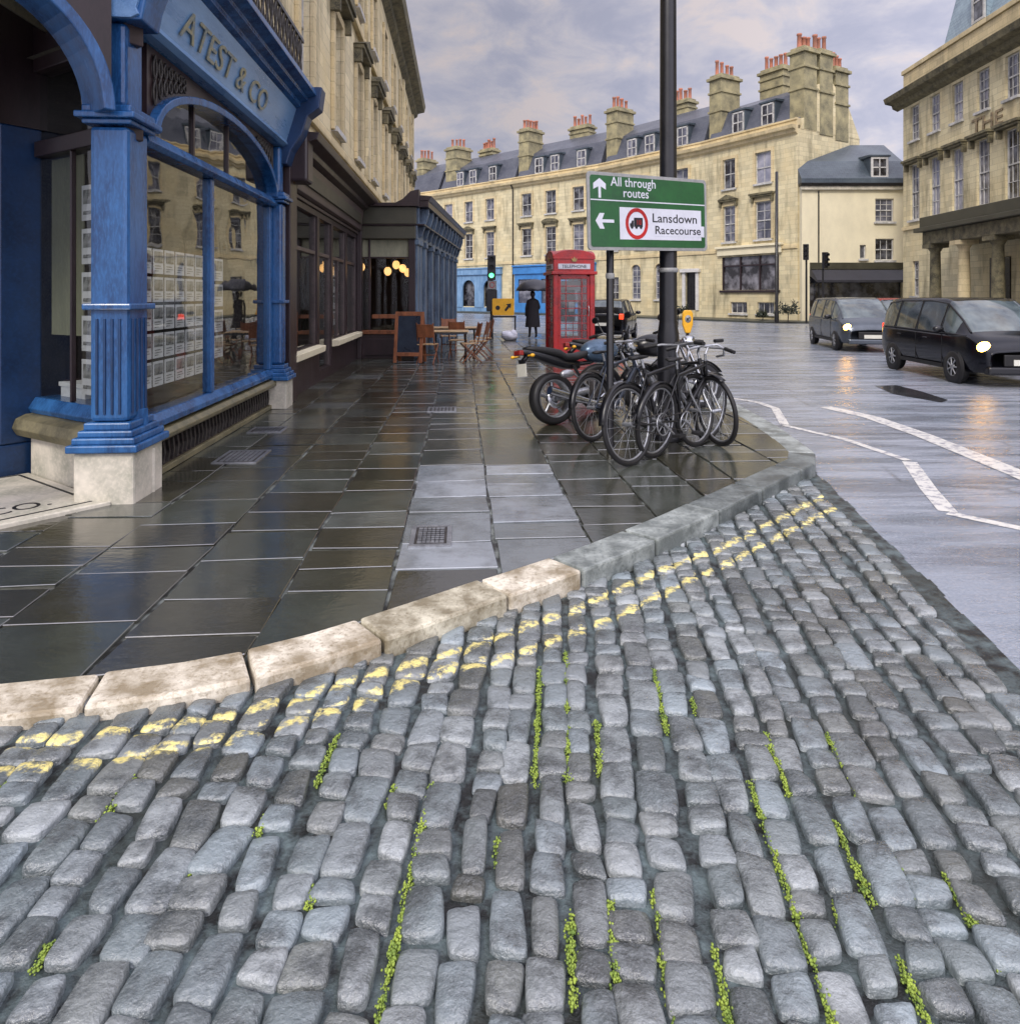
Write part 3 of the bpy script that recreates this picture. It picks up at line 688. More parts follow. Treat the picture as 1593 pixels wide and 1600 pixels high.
def terrace_house(p, q, label, wins, ch_right=None, ch_left=None, floors_g=None, hoods=None, dormers=(), seed=1, gable=False, depth=9.0, downpipe=None, glass=(), eave=12.55):
    loc, rz, W = frame_of(p, q); r_ = random.Random(seed)
    t = thing('terrace_house', label, 'house', loc, rz, None)
    hs = []
    for xc, w in wins:
        hs += [(xc-w/2, xc+w/2, 9.35, 11.5), (xc-w/2, xc+w/2, 5.5, 8.1)]
    gh = floors_g or []
    hs2 = hs+[(a, b, c, d) for a, b, c, d, k in gh]
    mb = MB(); mb.holes(0, W, -0.2, eave, hs2, 0.25)
    mb.quad((0,0,-.2),(0,0,eave),(0,depth,eave),(0,depth,-.2)); mb.quad((W,0,-.2),(W,depth,-.2),(W,depth,eave),(W,0,eave)); mb.quad((0,depth,-.2),(0,depth,eave),(W,depth,eave),(W,depth,-.2))
    mb.quad((0,0.5,-.1),(W,0.5,-.1),(W,0.5,eave),(0,0.5,eave))
    if gable: mb.side([(0.3,eave),(1.4,15.4),(3.2,16.3),(5.1,15.0),(depth,eave)], W-0.45, W+0.02)
    mb.build('wall', STONE, t)
    co = MB(); co.side([(0,12.2),(-.22,12.32),(-.26,12.5),(-.50,12.56),(-.55,12.78),(0.05,12.8)], 0, W-0.004); co.box(0.0, W-0.004, -0.06, 0.25, 12.8, 13.15); co.box(0, W-0.004, -0.14, 0.3, 13.15, 13.26)
    co.build('cornice', STONE_P, t)
    MB().box(0, W-0.004, -0.09, -0.002, 4.72, 4.98).build('string_course', STONE_P, t, bevel=0.02)
    rf = MB(); rf.side([(0.35,12.9),(1.5,15.4),(3.2,16.2),(5.0,15.0),(depth-.2,12.9)] if gable else [(0.35,12.9),(1.5,15.6),(4.0,17.1),(6.8,15.4),(depth-.2,12.9)], 0.22, W-0.24)
    roof = rf.build('roof', SLATE, t)
    for x in dormers:
        d = MB(); d.box(x-.62, x+.62, 0.62, 2.2, 13.3, 15.0); d.side([(0.52,15.0),(0.52,15.12),(2.3,15.25),(2.3,15.0)], x-.72, x+.72)
        dd = d.build('dormer', SLATE_B, t)
        w_ = MB(); w_.X = Matrix.Translation((0, 0.66, 0))
        mb2 = MB(); a, b, c, e_ = x-.52, x+.52, 13.40, 14.92
        for bx in ((a,a+.1,c,e_),(b-.1,b,c,e_),(a,b,c,c+.1),(a,b,e_-.1,e_),(a,b,(c+e_)/2-.04,(c+e_)/2+.04),((a+b)/2-.03,(a+b)/2+.03,c,e_)): mb2.box(bx[0], bx[1], 0.54, 0.617, bx[2], bx[3])
        mb2.build('dormer_frame', WHITE_LN, dd); MB().box(a+.05, b-.05, 0.57, 0.60, c+.05, e_-.05).build('pane', r_.choice([GD, GM]), dd)
    for i, (xc, w) in enumerate(wins):
        g1 = glass[i] if i < len(glass) else r_.choice([GD, GM, GLT]); g2 = r_.choice([GD, GM, GM])
        sash(t, xc-w/2, xc+w/2, 9.35, 11.5, glass=g1, bars=(2,1)); sash(t, xc-w/2, xc+w/2, 5.5, 8.1, glass=g2, bars=(2,2))
        s_ = MB()
        for z0_, z1_ in ((9.35, 11.5), (5.5, 8.1)):
            s_.box(xc-w/2-.2, xc-w/2-.002, -0.06, -0.003, z0_, z1_+.2); s_.box(xc+w/2+.002, xc+w/2+.2, -0.06, -0.003, z0_, z1_+.2); s_.box(xc-w/2, xc+w/2, -0.06, -0.003, z1_+.002, z1_+.2)
        s_.build('window_surround', STONE_P, t)
        k = (hoods or ['flat']*9)[i]
        if k: hood(t, xc, w+.5, 8.42, k)
    for a, b, c, d, k in gh:
        if k == 'door':
            dr = MB(); dr.box(a, b, 0.14, 0.20, c, d)
            for xx in (a+.12, (a+b)/2+.05):
                for zz_, hh in ((c+.2, .8), (c+1.15, .8)): dr.box(xx, xx+(b-a)/2-.2, 0.12, 0.139, zz_, zz_+hh)
            dd = dr.build('door', BLACK, t); MB().ell((b-.12, 0.10, c+1.05), (.04,.04,.04), 8, 6).build('handle', GOLD, dd)
            fr = MB(); fr.box(a-.28, a-.002, -0.12, -0.003, c, d); fr.box(b+.002, b+.28, -0.12, -0.003, c, d); fr.box(a-.4, b+.4, -0.28, -0.003, d+.002, d+.28); fr.build('door_surround', WHITE, t, bevel=0.015)
        elif k == 'arch':
            sash(t, a, b, c, d-.0, glass=GM, bars=(2,3))
            pts_i = [((a+b)/2+(b-a)/2*math.cos(q), d-.42+.42*math.sin(q)) for q in [math.pi*n/8 for n in range(9)]]
            cor = MB()
            for s_, e_ in ((0, 4), (4, 8)):
                crn = (b, d) if s_ == 0 else (a, d); P = pts_i[s_:e_+1]
                cor.plate(P+[crn] if s_ == 0 else P+[crn], -0.03, 0.1)
            cor.build('arch_head', STONE_P, t)
        elif k == 'win': sash(t, a, b, c, d, glass=GD, bars=(2,2))
        elif k == 'low': sash(t, a, b, c, d, glass=GD, bars=(3,1), mid=False)
        elif k == 'void': pass
    if downpipe is not None:
        MB().tube([(downpipe,-.12,12.1),(downpipe,-.12,0)], 0.06, 8).tube([(downpipe,-.12,12.1),(downpipe,-.4,12.5)], 0.06, 8).build('downpipe', BLACK, t)
    for c_ in (ch_right or []): chimney(t, *c_, rng=r_)
    return t
# chimneys args: x0,x1,y0,y1,z0,z1,npots
P = TE
h_ = terrace_house(P[0], P[1], 'far stone terrace house at the left end, mostly hidden behind the cafe roof', [(3+2.9*k, 1.1) for k in range(6)], [(16.3,17.4,1.5,3.6,12.6,17.2,4)], seed=3, dormers=(6.0,9.5,12.5))
W1 = (Vector(P[2])-Vector(P[1])).length; W2 = (Vector(P[3])-Vector(P[2])).length; W3 = (Vector(P[4])-Vector(P[3])).length; W4 = (Vector(P[5])-Vector(P[4])).length
# house over the pale blue arcade
h1 = terrace_house(P[1], P[2], 'stone terrace house with pale blue arched shopfront behind the traffic light', [(2.2,1.25),(5.4,1.25),(8.6,1.25)], [(-0.55+1.2,2.1+.3,0.9,3.1,12.8,17.6,4),(2.9,4.9,3.9,5.0,15.6,17.5,5)], seed=5, hoods=['ped','ped','flat'], dormers=(3.4,5.4,8.4), glass=(GLT,GM,GM),
    floors_g=[(1.2,3.4,0.5,3.5,'void'),(4.2,6.4,0.5,3.5,'void'),(7.6,9.8,0.5,3.5,'void')])
af = MB(); y0, y1 = -0.16, -0.004
def arch_panel(mb, x0, x1, a, b, z0, spring, top, y0, y1):
    """solid panel x0..x1, z0..top with one round-headed opening a..b"""
    r = (b-a)/2; c = (a+b)/2; n = 10
    mb.box(x0, a, y0, y1, z0, top); mb.box(b, x1, y0, y1, z0, top)
    for k in range(n):
        p, q = math.pi*k/n, math.pi*(k+1)/n
        xa, xb = c+r*math.cos(p), c+r*math.cos(q); za, zb = spring+r*math.sin(p), spring+r*math.sin(q)
        mb.plate([(xb, zb), (xa, za), (xa, top), (xb, top)], y0, y1)
for k in range(3):
    c = 2.3+3.2*k; arch_panel(af, c-1.6+.003*k, c+1.6, c-.95, c+.95, 0.4, 2.3, 3.75, y0, y1)
af.box(0.65, 10.35, -0.1, -0.004, -0.1, 0.4)
af.build('arcade_front', BLUE_L, h1)
MB().box(0.55, 10.4, -0.34, -0.004, 3.76, 4.35).box(0.5, 10.45, -0.42, -0.004, 4.36, 4.5).build('fascia', BLUE_L, h1, bevel=0.02)
MB().box(0.7, 10.3, 0.3, 0.34, 0.2, 3.9).build('shop_glazing', GD, h1)
# house over the bright blue shop
BLUE_S = weather('bright_blue_paint', (70,138,206), 0.4, 0.2, 2.0)
h2 = terrace_house(P[2], P[3], 'stone terrace house with bright blue shopfront behind the phone box', [(1.9,1.3),(5.0,1.3),(8.3,1.3)], [(0.1,1.4,0.8,2.9,12.8,17.8,5),(4.0,6.3,4.0,5.1,15.8,17.9,5)], seed=8, hoods=['flat','seg','flat'], dormers=(3.0,5.0,8.2), glass=(GD,GD,GD),
    floors_g=[(0.8,3.2,0.9,3.3,'void'),(3.8,6.4,0.9,3.3,'void'),(7.0,9.6,0.9,3.3,'void')], downpipe=0.15)
sh = MB(); sh.holes(0.4, W2-.4, -0.1, 3.7, [(0.9,3.1,0.9,3.2),(3.9,6.3,0.9,3.2),(7.1,9.5,0.9,3.2)], 0.1, -0.14); sh.build('shop_front', BLUE_S, h2)
MB().box(0.3, W2-.3, -0.3, -0.004, 3.71, 4.4).box(0.25, W2-.25, -0.42, -0.004, 4.41, 4.58).build('fascia', BLUE_S, h2, bevel=0.02)
MB().box(0.5, W2-.5, 0.0, 0.04, 0.4, 3.6).build('shop_glazing', GM, h2)
# house mostly behind the road sign
h3 = terrace_house(P[3], P[4], 'stone terrace house behind the green road sign with two round headed windows', [(1.7,1.3),(5.0,1.3),(9.2,1.3)], [(0.1,1.4,0.8,2.9,12.8,17.8,4),(4.0,6.4,4.2,5.3,15.9,18.0,5)], seed=12, hoods=['flat','ped','flat'], dormers=(3.4,5.4,8.8),
    floors_g=[(1.4,2.4,0.6,3.2,'win'),(3.9,4.9,1.3,4.2,'arch'),(6.5,7.5,1.3,4.2,'arch'),(9.6,10.6,0.5,3.4,'door')], glass=(GD,GM,GM))
# end house with the shop window and the big gable stacks
h4 = terrace_house(P[4], P[5], 'end terrace house with broad shop window and tall gable chimney stacks', [(2.7,1.15),(5.7,1.35)], [(0.0,1.2,0.8,2.8,12.8,17.9,4),(4.2-2.4,3.9,4.3,5.4,15.9,18.4,5),(W4-1.1,W4+.04,0.6,1.9,12.6,17.7,3),(W4-1.1,W4+.05,2.2,3.6,12.4,17.8,3),(W4-1.1,W4+.04,3.9,5.3,12.2,16.9,4)], seed=15, hoods=['ped','flat'], dormers=(3.0,5.6), glass=(GD,GLT), gable=True, depth=6.6,
    floors_g=[(2.0,7.0,2.0,4.4,'void'),(2.8,4.3,0.35,1.15,'low'),(5.2,6.6,0.35,1.15,'low')])
w = MB()
for a in (2.0, 3.6, 5.3, 6.9): w.box(a, a+.1, 0.05, 0.14, 2.0, 4.4)
w.box(2.1, 6.9, 0.06, 0.13, 3.7, 3.8); w.box(1.9, 7.1, -0.16, -0.004, 1.84, 1.99)
w = w.build('shop_window', BROWN, h4); MB().box(2.05, 6.95, 0.15, 0.17, 2.0, 4.4).build('pane', glass_dark('shop_window_glass', (36,34,36), light=(170,168,176)), w)
MB().box(1.7, 7.3, -0.2, -0.1, 4.5, 5.0).box(1.6, 7.4, -0.36, -0.004, 5.001, 5.16).build('fascia', STONE_C, h4, bevel=0.02)
# faint pilaster strips of gable
# ---- cream building, square-on
cb = thing('cream_building', 'cream rendered building with slate roof, one dormer and dark shop blind', 'building', (18.9, 45.6, 0), 0)
mb = MB(); mb.holes(0, 6.9, -0.2, 8.7, [(4.75,5.95,6.4,7.9),(4.75,5.95,3.9,5.3),(3.75,4.15,4.0,4.9),(0.5,6.5,0.1,2.9)], 0.22)
mb.quad((0,0,-.2),(0,0,8.7),(0,6,8.7),(0,6,-.2)); mb.quad((6.9,0,-.2),(6.9,6,-.2),(6.9,6,8.7),(6.9,0,8.7)); mb.quad((0,.5,-.2),(6.9,.5,-.2),(6.9,.5,8.7),(0,.5,8.7))
mb.build('wall', STONE_C, cb)
MB().box(-.15, 7.05, -.22, -0.003, 8.45, 8.7).build('eaves_band', STONE_W, cb, bevel=0.02)
MB().box(-.2, 7.1, -.34, 0.1, 8.71, 8.87).build('gutter', BLACK, cb)
MB().side([(-.2,8.88),(-.15,9.2),(0.9,10.5),(3.2,12.05),(6,8.88)], -.1, 7.0).build('roof', SLATE_B, cb)
d = MB().box(4.4, 5.6, 0.0, 1.6, 9.2, 10.6).side([(-.12,10.6),(-.12,10.72),(1.9,10.85),(1.9,10.6)], 4.3, 5.7).build('dormer', SLATE_B, cb)
mb = MB()
for b in ((4.45,4.58,9.25,10.58),(5.42,5.55,9.25,10.58),(4.58,5.42,9.25,9.37),(4.58,5.42,10.46,10.58),(4.58,5.42,9.88,9.95),(4.97,5.03,9.37,10.46)): mb.box(b[0], b[1], -.08, -.003, b[2], b[3])
mb.build('dormer_frame', WHITE, d); MB().box(4.55, 5.45, -.04, -.02, 9.3, 10.5).build('pane', GD, d)
sash(cb, 4.75, 5.95, 6.4, 7.9, glass=GM, bars=(3,2)); sash(cb, 4.75, 5.95, 3.9, 5.3, glass=GD, bars=(3,1)); sash(cb, 3.75, 4.15, 4.0, 4.9, glass=GD, bars=(1,1), mid=False)
MB().box(0.4, 6.6, 0.25, 0.3, 0, 3).build('shop_glazing', GD, cb)
MB().side([(0,3.3),(-.35,3.25),(-1.1,2.6),(-1.1,2.45),(0,2.9)], 0.5, 6.5).build('shop_blind', weather('dark_blind', (48,48,56), 0.6, 0.3, 2.0), cb)
MB().box(0.5, 6.5, -.12, -0.003, 3.31, 3.75).build('fascia', GREEN_D, cb, bevel=0.01)
MB().tube([(1.05,-.08,8.4),(1.05,-.08,0)], 0.045, 8).build('downpipe', BLACK, cb)

# ---- hotel on the right
OH = (23.45, 42.0); ax_ = Vector((-0.067, -1)).normalized(); LH = 42.0
ht = thing('hotel_building', 'large stone hotel with sash windows and dark columned portico at right', 'building', (OH[0], OH[1], 0), math.atan2(ax_.y, ax_.x))
hs = []; WX = [1.35+2.18*k for k in range(13)]
for i, x in enumerate(WX): hs += [(x-.5, x+.5, 10.6, 12.6), (x-.52, x+.52, 6.0, 9.2)]
hs += [(1.1,1.8,1.6,3.6)]
mb = MB(); mb.holes(0, LH, -0.2, 13.0, hs, 0.22); mb.quad((0,0,-.2),(0,0,13),(0,14,13),(0,14,-.2)); mb.quad((LH,0,-.2),(LH,14,-.2),(LH,14,13),(LH,0,13)); mb.quad((0,.5,-.1),(LH,.5,-.1),(LH,.5,13),(0,.5,13)); mb.quad((0,14,-.2),(LH,14,-.2),(LH,14,13),(0,14,13))
mb.build('wall', STONE, ht)
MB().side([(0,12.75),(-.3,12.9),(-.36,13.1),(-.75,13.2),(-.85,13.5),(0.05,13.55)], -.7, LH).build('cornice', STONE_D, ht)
MB().box(0.1, LH, -0.05, 0.3, 13.56, 14.7).box(0.05, LH, -0.15, 0.35, 14.7, 14.95).build('parapet', STONE_P, ht, bevel=0.02)
MB().box(-.02, LH, -0.1, -0.003, 5.45, 5.65).build('string_course', STONE_P, ht, bevel=0.02)
MB().side([(0.45,14.6),(1.7,19.5),(6,21.0),(13,14.2)], 3.2, LH).build('roof', SLATE_H, ht)
for x in (6.6, 11.2):
    d = MB().box(x-.65, x+.65, 0.56, 3, 15.2, 17.6).side([(0.46,17.6),(0.46,17.75),(3,17.9),(3,17.6)], x-.75, x+.75).build('dormer', SLATE_H, ht)
    mb = MB()
    for b in ((x-.55,x-.4,15.4,17.5),(x+.4,x+.55,15.4,17.5),(x-.4,x+.4,15.4,15.52),(x-.4,x+.4,17.38,17.5),(x-.4,x+.4,16.4,16.48)): mb.box(b[0], b[1], 0.49, 0.557, b[2], b[3])
    mb.build('dormer_frame', WHITE_LN, d); MB().box(x-.45, x+.45, 0.52, 0.54, 15.45, 17.45).build('pane', GD, d)
r_ = random.Random(77)
for i, x in enumerate(WX[:9]):
    sash(ht, x-.5, x+.5, 10.6, 12.6, glass=r_.choice([GLT, GM, GM]), bars=(3,2)); sash(ht, x-.52, x+.52, 6.0, 9.2, glass=r_.choice([GLT, GM, GD]), bars=(3,2))
    hood(ht, x, 1.7, 9.25, 'flat')
sash(ht, 1.1, 1.8, 1.6, 3.6, glass=GM, bars=(2,2))
text('lettering', 'THE', 1.0, weather('letter_brown', (160,142,112), 0.8, 0.4, 6.0), ht, (7.0, -0.03, 9.62), ext=0.02, bold=.012, sx=1.35)
# portico
pt = MB(); PX0, PX1, PY = 7.0, 17.0, -2.4
pt.box(PX0, PX1, PY, -0.003, 4.15, 4.75); pt.build('entablature', STONE_D, ht, bevel=0.02)
MB().box(PX0-.3, PX1+.3, PY-.3, -0.003, 4.76, 4.98).box(PX0-.1, PX1+.1, PY-.1, -0.003, 4.99, 5.5).build('portico_cornice', GREEN_D, ht, bevel=0.03)
for x in (7.45, 9.9, 12.4, 14.9):
    MB().lathe([(.36,0),(.36,.14),(.29,.22),(.27,.3),(.26,1.6),(.22,3.75),(.26,3.82),(.33,3.95)], 18, (x, PY+.4, 0)).box(x-.42, x+.42, PY-.02, PY+.82, 3.95, 4.145).build('column', STONE_D if x != 9.9 else STONE_P, ht)
MB().box(8.5, 10.0, -.06, -0.003, 0, 3.4).build('door', BLACK, ht); MB().box(11.5, 13.0, -.06, -.003, 0, 3.4).build('door', BLACK, ht)
MB().box(PX0, PX1, PY, -0.004, -0.005, 0.12).build('step', STONE_T, ht, bevel=0.01)

# ---- long stone terrace above the left-hand shops (its front plane is the street line F)
FO = Vector((-2.985, 5.42)); FD = Vector((-0.07, 1)).normalized(); FRZ = math.atan2(FD.y, FD.x)     # local x runs away, -y faces the street
sb = Vector((-FD.y, FD.x))
def Fpt(x, y=0.0): p = FO+FD*x+Vector((-FD.y, FD.x))*y; return (p.x, p.y, 0)
tb = thing('stone_terrace', 'long soot streaked stone terrace rising above the left row of shops', 'building', Fpt(0, 0.42), FRZ)
X0, X1 = -1.35, 39.2
WL = [1.2, 4.6, 8.2, 11.8, 15.4, 19.0, 22.6, 26.2, 29.8, 33.4, 37.0]
hs = []
for x in WL: hs += [(x-.55, x+.55, 5.6, 8.3), (x-.5, x+.5, 10.0, 12.0)]
mb = MB(); mb.holes(X0, X1, 3.9, 13.4, hs, 0.25); mb.quad((12.6,0,0),(X1,0,0),(X1,0,3.9),(12.6,0,3.9)); mb.quad((X1,0,0),(X1,10,0),(X1,10,13.4),(X1,0,13.4)); mb.quad((X0,0,3.9),(X0,0,13.4),(X0,10,13.4),(X0,10,3.9)); mb.quad((X0,.6,3.9),(X1,.6,3.9),(X1,.6,13.4),(X0,.6,13.4)); mb.quad((X0,0,13.4),(X1,0,13.4),(X1,10,13.4),(X0,10,13.4))
mb.build('wall', STONE_L, tb)
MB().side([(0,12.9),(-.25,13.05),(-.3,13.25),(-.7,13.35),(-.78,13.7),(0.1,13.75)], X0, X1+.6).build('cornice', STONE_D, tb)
MB().box(X0, X1+.1, -0.03, 0.4, 13.76, 14.5).build('parapet', STONE_L, tb)
MB().side([(0.5,14.2),(4,16.5),(8,14.2)], X0, X1-.3).build('roof', SLATE, tb)
MB().box(X0, X1, -0.14, -0.003, 9.2, 9.42).box(X0, X1, -0.1, -.003, 5.05, 5.25).build('string_course', STONE_P, tb, bevel=0.02)
for x in (3.0, 17.2, 31.6, 38.7): MB().box(x-.3, x+.3, -0.12, -0.004, 5.26, 9.19).box(x-.28, x+.28, -0.1, -0.004, 9.43, 12.88).build('pilaster', STONE_L, tb, bevel=0.015)
r_ = random.Random(9)
for i, x in enumerate(WL):
    sash(tb, x-.55, x+.55, 5.6, 8.3, glass=r_.choice([GLT, GM]), bars=(2,2)); sash(tb, x-.5, x+.5, 10.0, 12.0, glass=r_.choice([GLT, GM]), bars=(2,2))
    s_ = MB()
    for z0_, z1_, hw in ((5.6, 8.3, .55), (10.0, 12.0, .5)):
        s_.box(x-hw-.22, x-hw-.002, -0.09, -.003, z0_-.1, z1_+.2); s_.box(x+hw+.002, x+hw+.22, -.09, -.003, z0_-.1, z1_+.2); s_.box(x-hw, x+hw, -.09, -.003, z1_+.002, z1_+.2)
    s_.build('window_surround', STONE_P, tb, bevel=0.012)
    hood(tb, x, 1.75, 8.62, ['ped', 'seg'][i % 2])

# ================================================================== BLUE SHOP
bs = thing('blue_shopfront', 'bright blue painted corner shopfront with arched windows and corner pillar', 'shopfront', (FO.x, FO.y, 0), FRZ)
# local: x away along street, -y to the street. corner pillar x 0..0.55, far pillar 4.7..5.1
A0, A1 = 0.62, 4.55           # window opening
def pillar(name, x0, x1, y0, y1, parent, fl=True, top=3.74):
    mb = MB()
    mb.box(x0, x1, y0, y1, 0.62, 2.92)
    mb.box(x0+.03, x1-.03, y0+.03, y1-.03, 3.08, top)
    p = mb.build(name, BLUE, parent, bevel=0.035)
    for nm_, L__ in (('base_moulding', ((.40,.12,.06),(.46,.09,.05),(.51,.06,.05),(.56,.03,.058))), ('waist_moulding', ((1.49,.04,.05),)), ('capital', ((2.93,.04,.04),(2.97,.08,.05),(3.02,.04,.058)))):
        bd = MB()
        for z, e, h in L__: bd.box(x0-e, x1+e, y0-e, y1+e, z, z+h)
        bd.build(nm_, BLUE, p, bevel=0.012)
    if fl:
        f = MB()
        for k in range(4):
            xx = x0+.07+(x1-x0-.14)*k/3; f.tube([(xx, y0-.003, .68), (xx, y0-.003, 1.42)], .011, 6)
            yy = y0+.06+(y1-y0-.12)*k/3; f.tube([(x0-.003, yy, .68), (x0-.003, yy, 1.42)], .011, 6)
        f.build('reeding', BLUE_D, p)
    MB().box(x0-.08, x1+.08, y0-.08, y1+.08, -.02, .395).build('plinth', STONE_W, p, bevel=0.02)
    return p
pillar('pillar', 0.05, 0.42, -0.02, 0.27, bs)
pillar('pillar', 4.62, 4.86, -0.06, 0.18, bs, fl=False)
# stall riser, stone sill, blue sill
MB().box(A0-.05, 4.60, 0.06, 0.3, 0.0, .06).build('kerb_strip', STONE_T, bs, bevel=0.01)
MB().box(A0-.05, 4.52, 0.10, 0.16, .06, .30).build('stall_riser', BROWN, bs)
gr = MB()
x = A0
while x < 4.48: gr.plate([(x,.08),(x+.03,.08),(x+.065,.17),(x+.03,.28),(x,.28),(x+.03,.17)], 0.075, 0.098); x += .105
gr.build('grille', IRON, bs)
MB().side([(.04,.305),(.0,.33),(-.01,.37),(.03,.41),(.25,.43),(.25,.305)], A0-.1, 4.60).build('stone_sill', STONE_T, bs, bevel=0.008)
MB().side([(.06,.435),(.03,.45),(.03,.50),(.09,.56),(.25,.56),(.25,.435)], A0-.1, 4.61).build('sill', BLUE, bs, bevel=0.006)
# frame bars
MB().side([(0.03,2.86),(-.01,2.90),(.03,2.985),(.2,2.985),(.2,2.86)], 0.47, 4.62).build('transom', BLUE, bs, bevel=0.008)
MB().box(2.16, 2.25, 0.07, 0.17, .56, 2.86).box(.50, .60, .07, .17, .56, 2.86).box(4.5, 4.6, .07, .17, .56, 2.86).build('mullion', BLUE, bs, bevel=0.01)
MB().box(1.70, 1.735, 0.09, 0.13, 2.985, 3.60).box(2.75, 2.785, .09, .13, 2.985, 3.61).build('glazing_bar', BROWN, bs)
AC = (A0+A1)/2-.02; AR = 2.02; AH = 0.66; SPR = 2.99
def ell_arch(c, rx, rz_, z0, n=28, a0=0, a1=math.pi): return [(c+rx*math.cos(a0+(a1-a0)*k/n), z0+rz_*math.sin(a0+(a1-a0)*k/n)) for k in range(n+1)]
MB().band(ell_arch(AC, AR-.09, AH-.08, SPR), ell_arch(AC, AR, AH, SPR), -0.03, 0.15).build('arch_frame', BLUE, bs, bevel=0.01)
sp_ = MB(); oa = ell_arch(AC, AR, AH, SPR)
for i in range(len(oa)-1):
    (xa, za), (xb, zb) = oa[i], oa[i+1]; sp_.plate([(xb, zb), (xa, za), (xa, 3.74), (xb, 3.74)], 0.05, 0.1)
sp_.build('spandrel', BROWN, bs)
for s, cx in ((1, 0.62), (-1, 4.48)):
    iw = MB()
    for k in range(7):
        bx = cx+s*(.05+.11*k); top = 3.68; lo = SPR+AH*math.sqrt(max(0, 1-((bx-AC)/AR)**2))+.03
        if top-lo < .08: break
        h = top-lo; pts = [(bx+.035*math.sin(2*math.pi*t)*s, 0.035, lo+h*t) for t in [j/10 for j in range(11)]]; iw.tube(pts, .011, 6); iw.tube([(2*bx-p[0], p[1], p[2]) for p in pts], .011, 6)
    iw.build('ironwork', IRON, bs)
MB().quad((.42,.12,.5),(4.62,.12,.5),(4.62,.12,2.9),(.42,.12,2.9)).build('window_pane', GL, bs)
fan = MB()
ia = ell_arch(AC, AR-.05, AH-.05, SPR); fan.plate([(4.6-.1, SPR-.02)]+ia+[(A0-.02, SPR-.02)], .115, .125)
fan.build('fanlight', GLL, bs)
# fascia, cornice, end bracket
MB().side([(-.06,3.75),(-.12,3.78),(-.10,3.83),(-.24,4.30),(0.3,4.30),(0.3,3.75)], 0.0, 4.9).build('fascia', BLUE_F, bs, bevel=0.005)
fa = math.atan2(.47, .14)
text('lettering', 'ATEST & CO', 0.36, GILT_D, bs, (0.75, -0.137, 3.90), (math.pi-fa, 0, 0), ext=0.006, sx=1.35)
MB().side([(-.24,4.305),(-.30,4.33),(-.30,4.38),(-.40,4.41),(-.40,4.45),(-.52,4.49),(-.52,4.56),(.35,4.58),(.35,4.305)], -0.08, 5.0).build('cornice', BLUE, bs, bevel=0.006)
MB().side([(0.0,3.5),(-.1,3.5),(-.16,3.7),(-.32,3.95),(-.40,4.2),(-.56,4.32),(-.60,4.62),(0.3,4.62),(0.3,3.5)], 4.72, 5.02).build('bracket', BLUE_D, bs, bevel=0.015)
MB().side([(0.0,3.745),(-.13,3.745),(-.16,3.9),(-.30,4.3),(-.45,4.42),(-.60,4.62),(0.3,4.62),(0.3,3.745)], 0.03, 0.36).build('bracket', BLUE, bs, bevel=0.015)
# balustrade on the shop roof: casting panels along a rail
MB().box(0.2, 4.95, -.34, .30, 4.585, 4.66).build('roof_ledge', STONE_T, bs)
MB().box(0.2, 4.95, -.30, -.26, 5.32, 5.37).box(0.2, 4.95, -.30, -.26, 4.70, 4.73).build('rail', BLACK, bs)
for k in range(24):
    x = 0.3+k*.195; b_ = MB()
    z0 = 4.72; pts = [(x+.05*math.sin(t*math.pi*2), -.28, z0+.6*t) for t in [j/12 for j in range(13)]]; b_.tube(pts, .016, 6); b_.tube([(2*x-p[0], p[1], p[2]) for p in pts], .016, 6); b_.ell((x, -.28, z0+.3), (.028,.02,.1), 8, 6)
    b_.build('baluster', IRON, bs)
# interior
IP = [(0.12,.13),(4.8,.13),(4.8,3.0),(.95,3.0),(.95,1.27)]
it = MB()
for i in (1, 2, 3): p_, q_ = IP[i], IP[i+1]; it.quad((*p_,0.02),(*p_,3.72),(*q_,3.72),(*q_,0.02))
it.add([(*p_, 3.72) for p_ in IP], [(4,3,2,1,0)]); it.build('inner_wall', INT, bs)
MB().add([(*p_, .34) for p_ in IP], [(0,1,2,3,4)]).build('inner_floor', INTF, bs)
# recess return (the splayed side window of the doorway)
R1 = (-4.30, 6.28); P0 = (FO.x+.02, FO.y+.02)
loc, rz, WR = frame_of(R1, P0)
rt = bpy.data.objects.new('side_window', None); C.objects.link(rt)
rt.matrix_world = Matrix.Identity(4)
rel = Matrix.Translation((FO.x, FO.y, 0)) @ Matrix.Rotation(FRZ, 4, 'Z'); want = Matrix.Translation((R1[0], R1[1], 0)) @ Matrix.Rotation(rz, 4, 'Z'); L2 = rel.inverted() @ want
bpy.data.objects.remove(rt)
def RM(): m_ = MB(); m_.X = L2; return m_
RM().box(0.05, WR-.1, 0.0, .3, -.01, .36).build('side_plinth', STONE_W, bs, bevel=0.012)
RM().side([(.0,.36),(-.09,.37),(-.13,.44),(-.10,.52),(-.02,.55),(.25,.55),(.25,.36)], 0.0, WR-.12).build('side_stone_sill', STONE_T, bs, bevel=0.008)
RM().side([(.02,.552),(.0,.60),(.06,.69),(.25,.69),(.25,.552)], 0.0, WR-.12).build('side_sill', BLUE, bs, bevel=0.006)
RM().box(0.02, WR-.1, 0.04, .2, 2.84, 2.98).box(0.0, WR-.1, 0.04, .2, 3.60, 4.33).box(.62, .64, .05, .10, .69, 2.84).build('side_frame', BROWN, bs, bevel=0.01)
RM().quad((0,.10,.65),(WR-.12,.10,.65),(WR-.12,.10,3.96),(0,.10,3.96)).build('side_pane', GL, bs)
RM().box(0.06, .61, .17, .18, 1.25, 2.83).build('roller_blind', BLIND_REFL, bs)
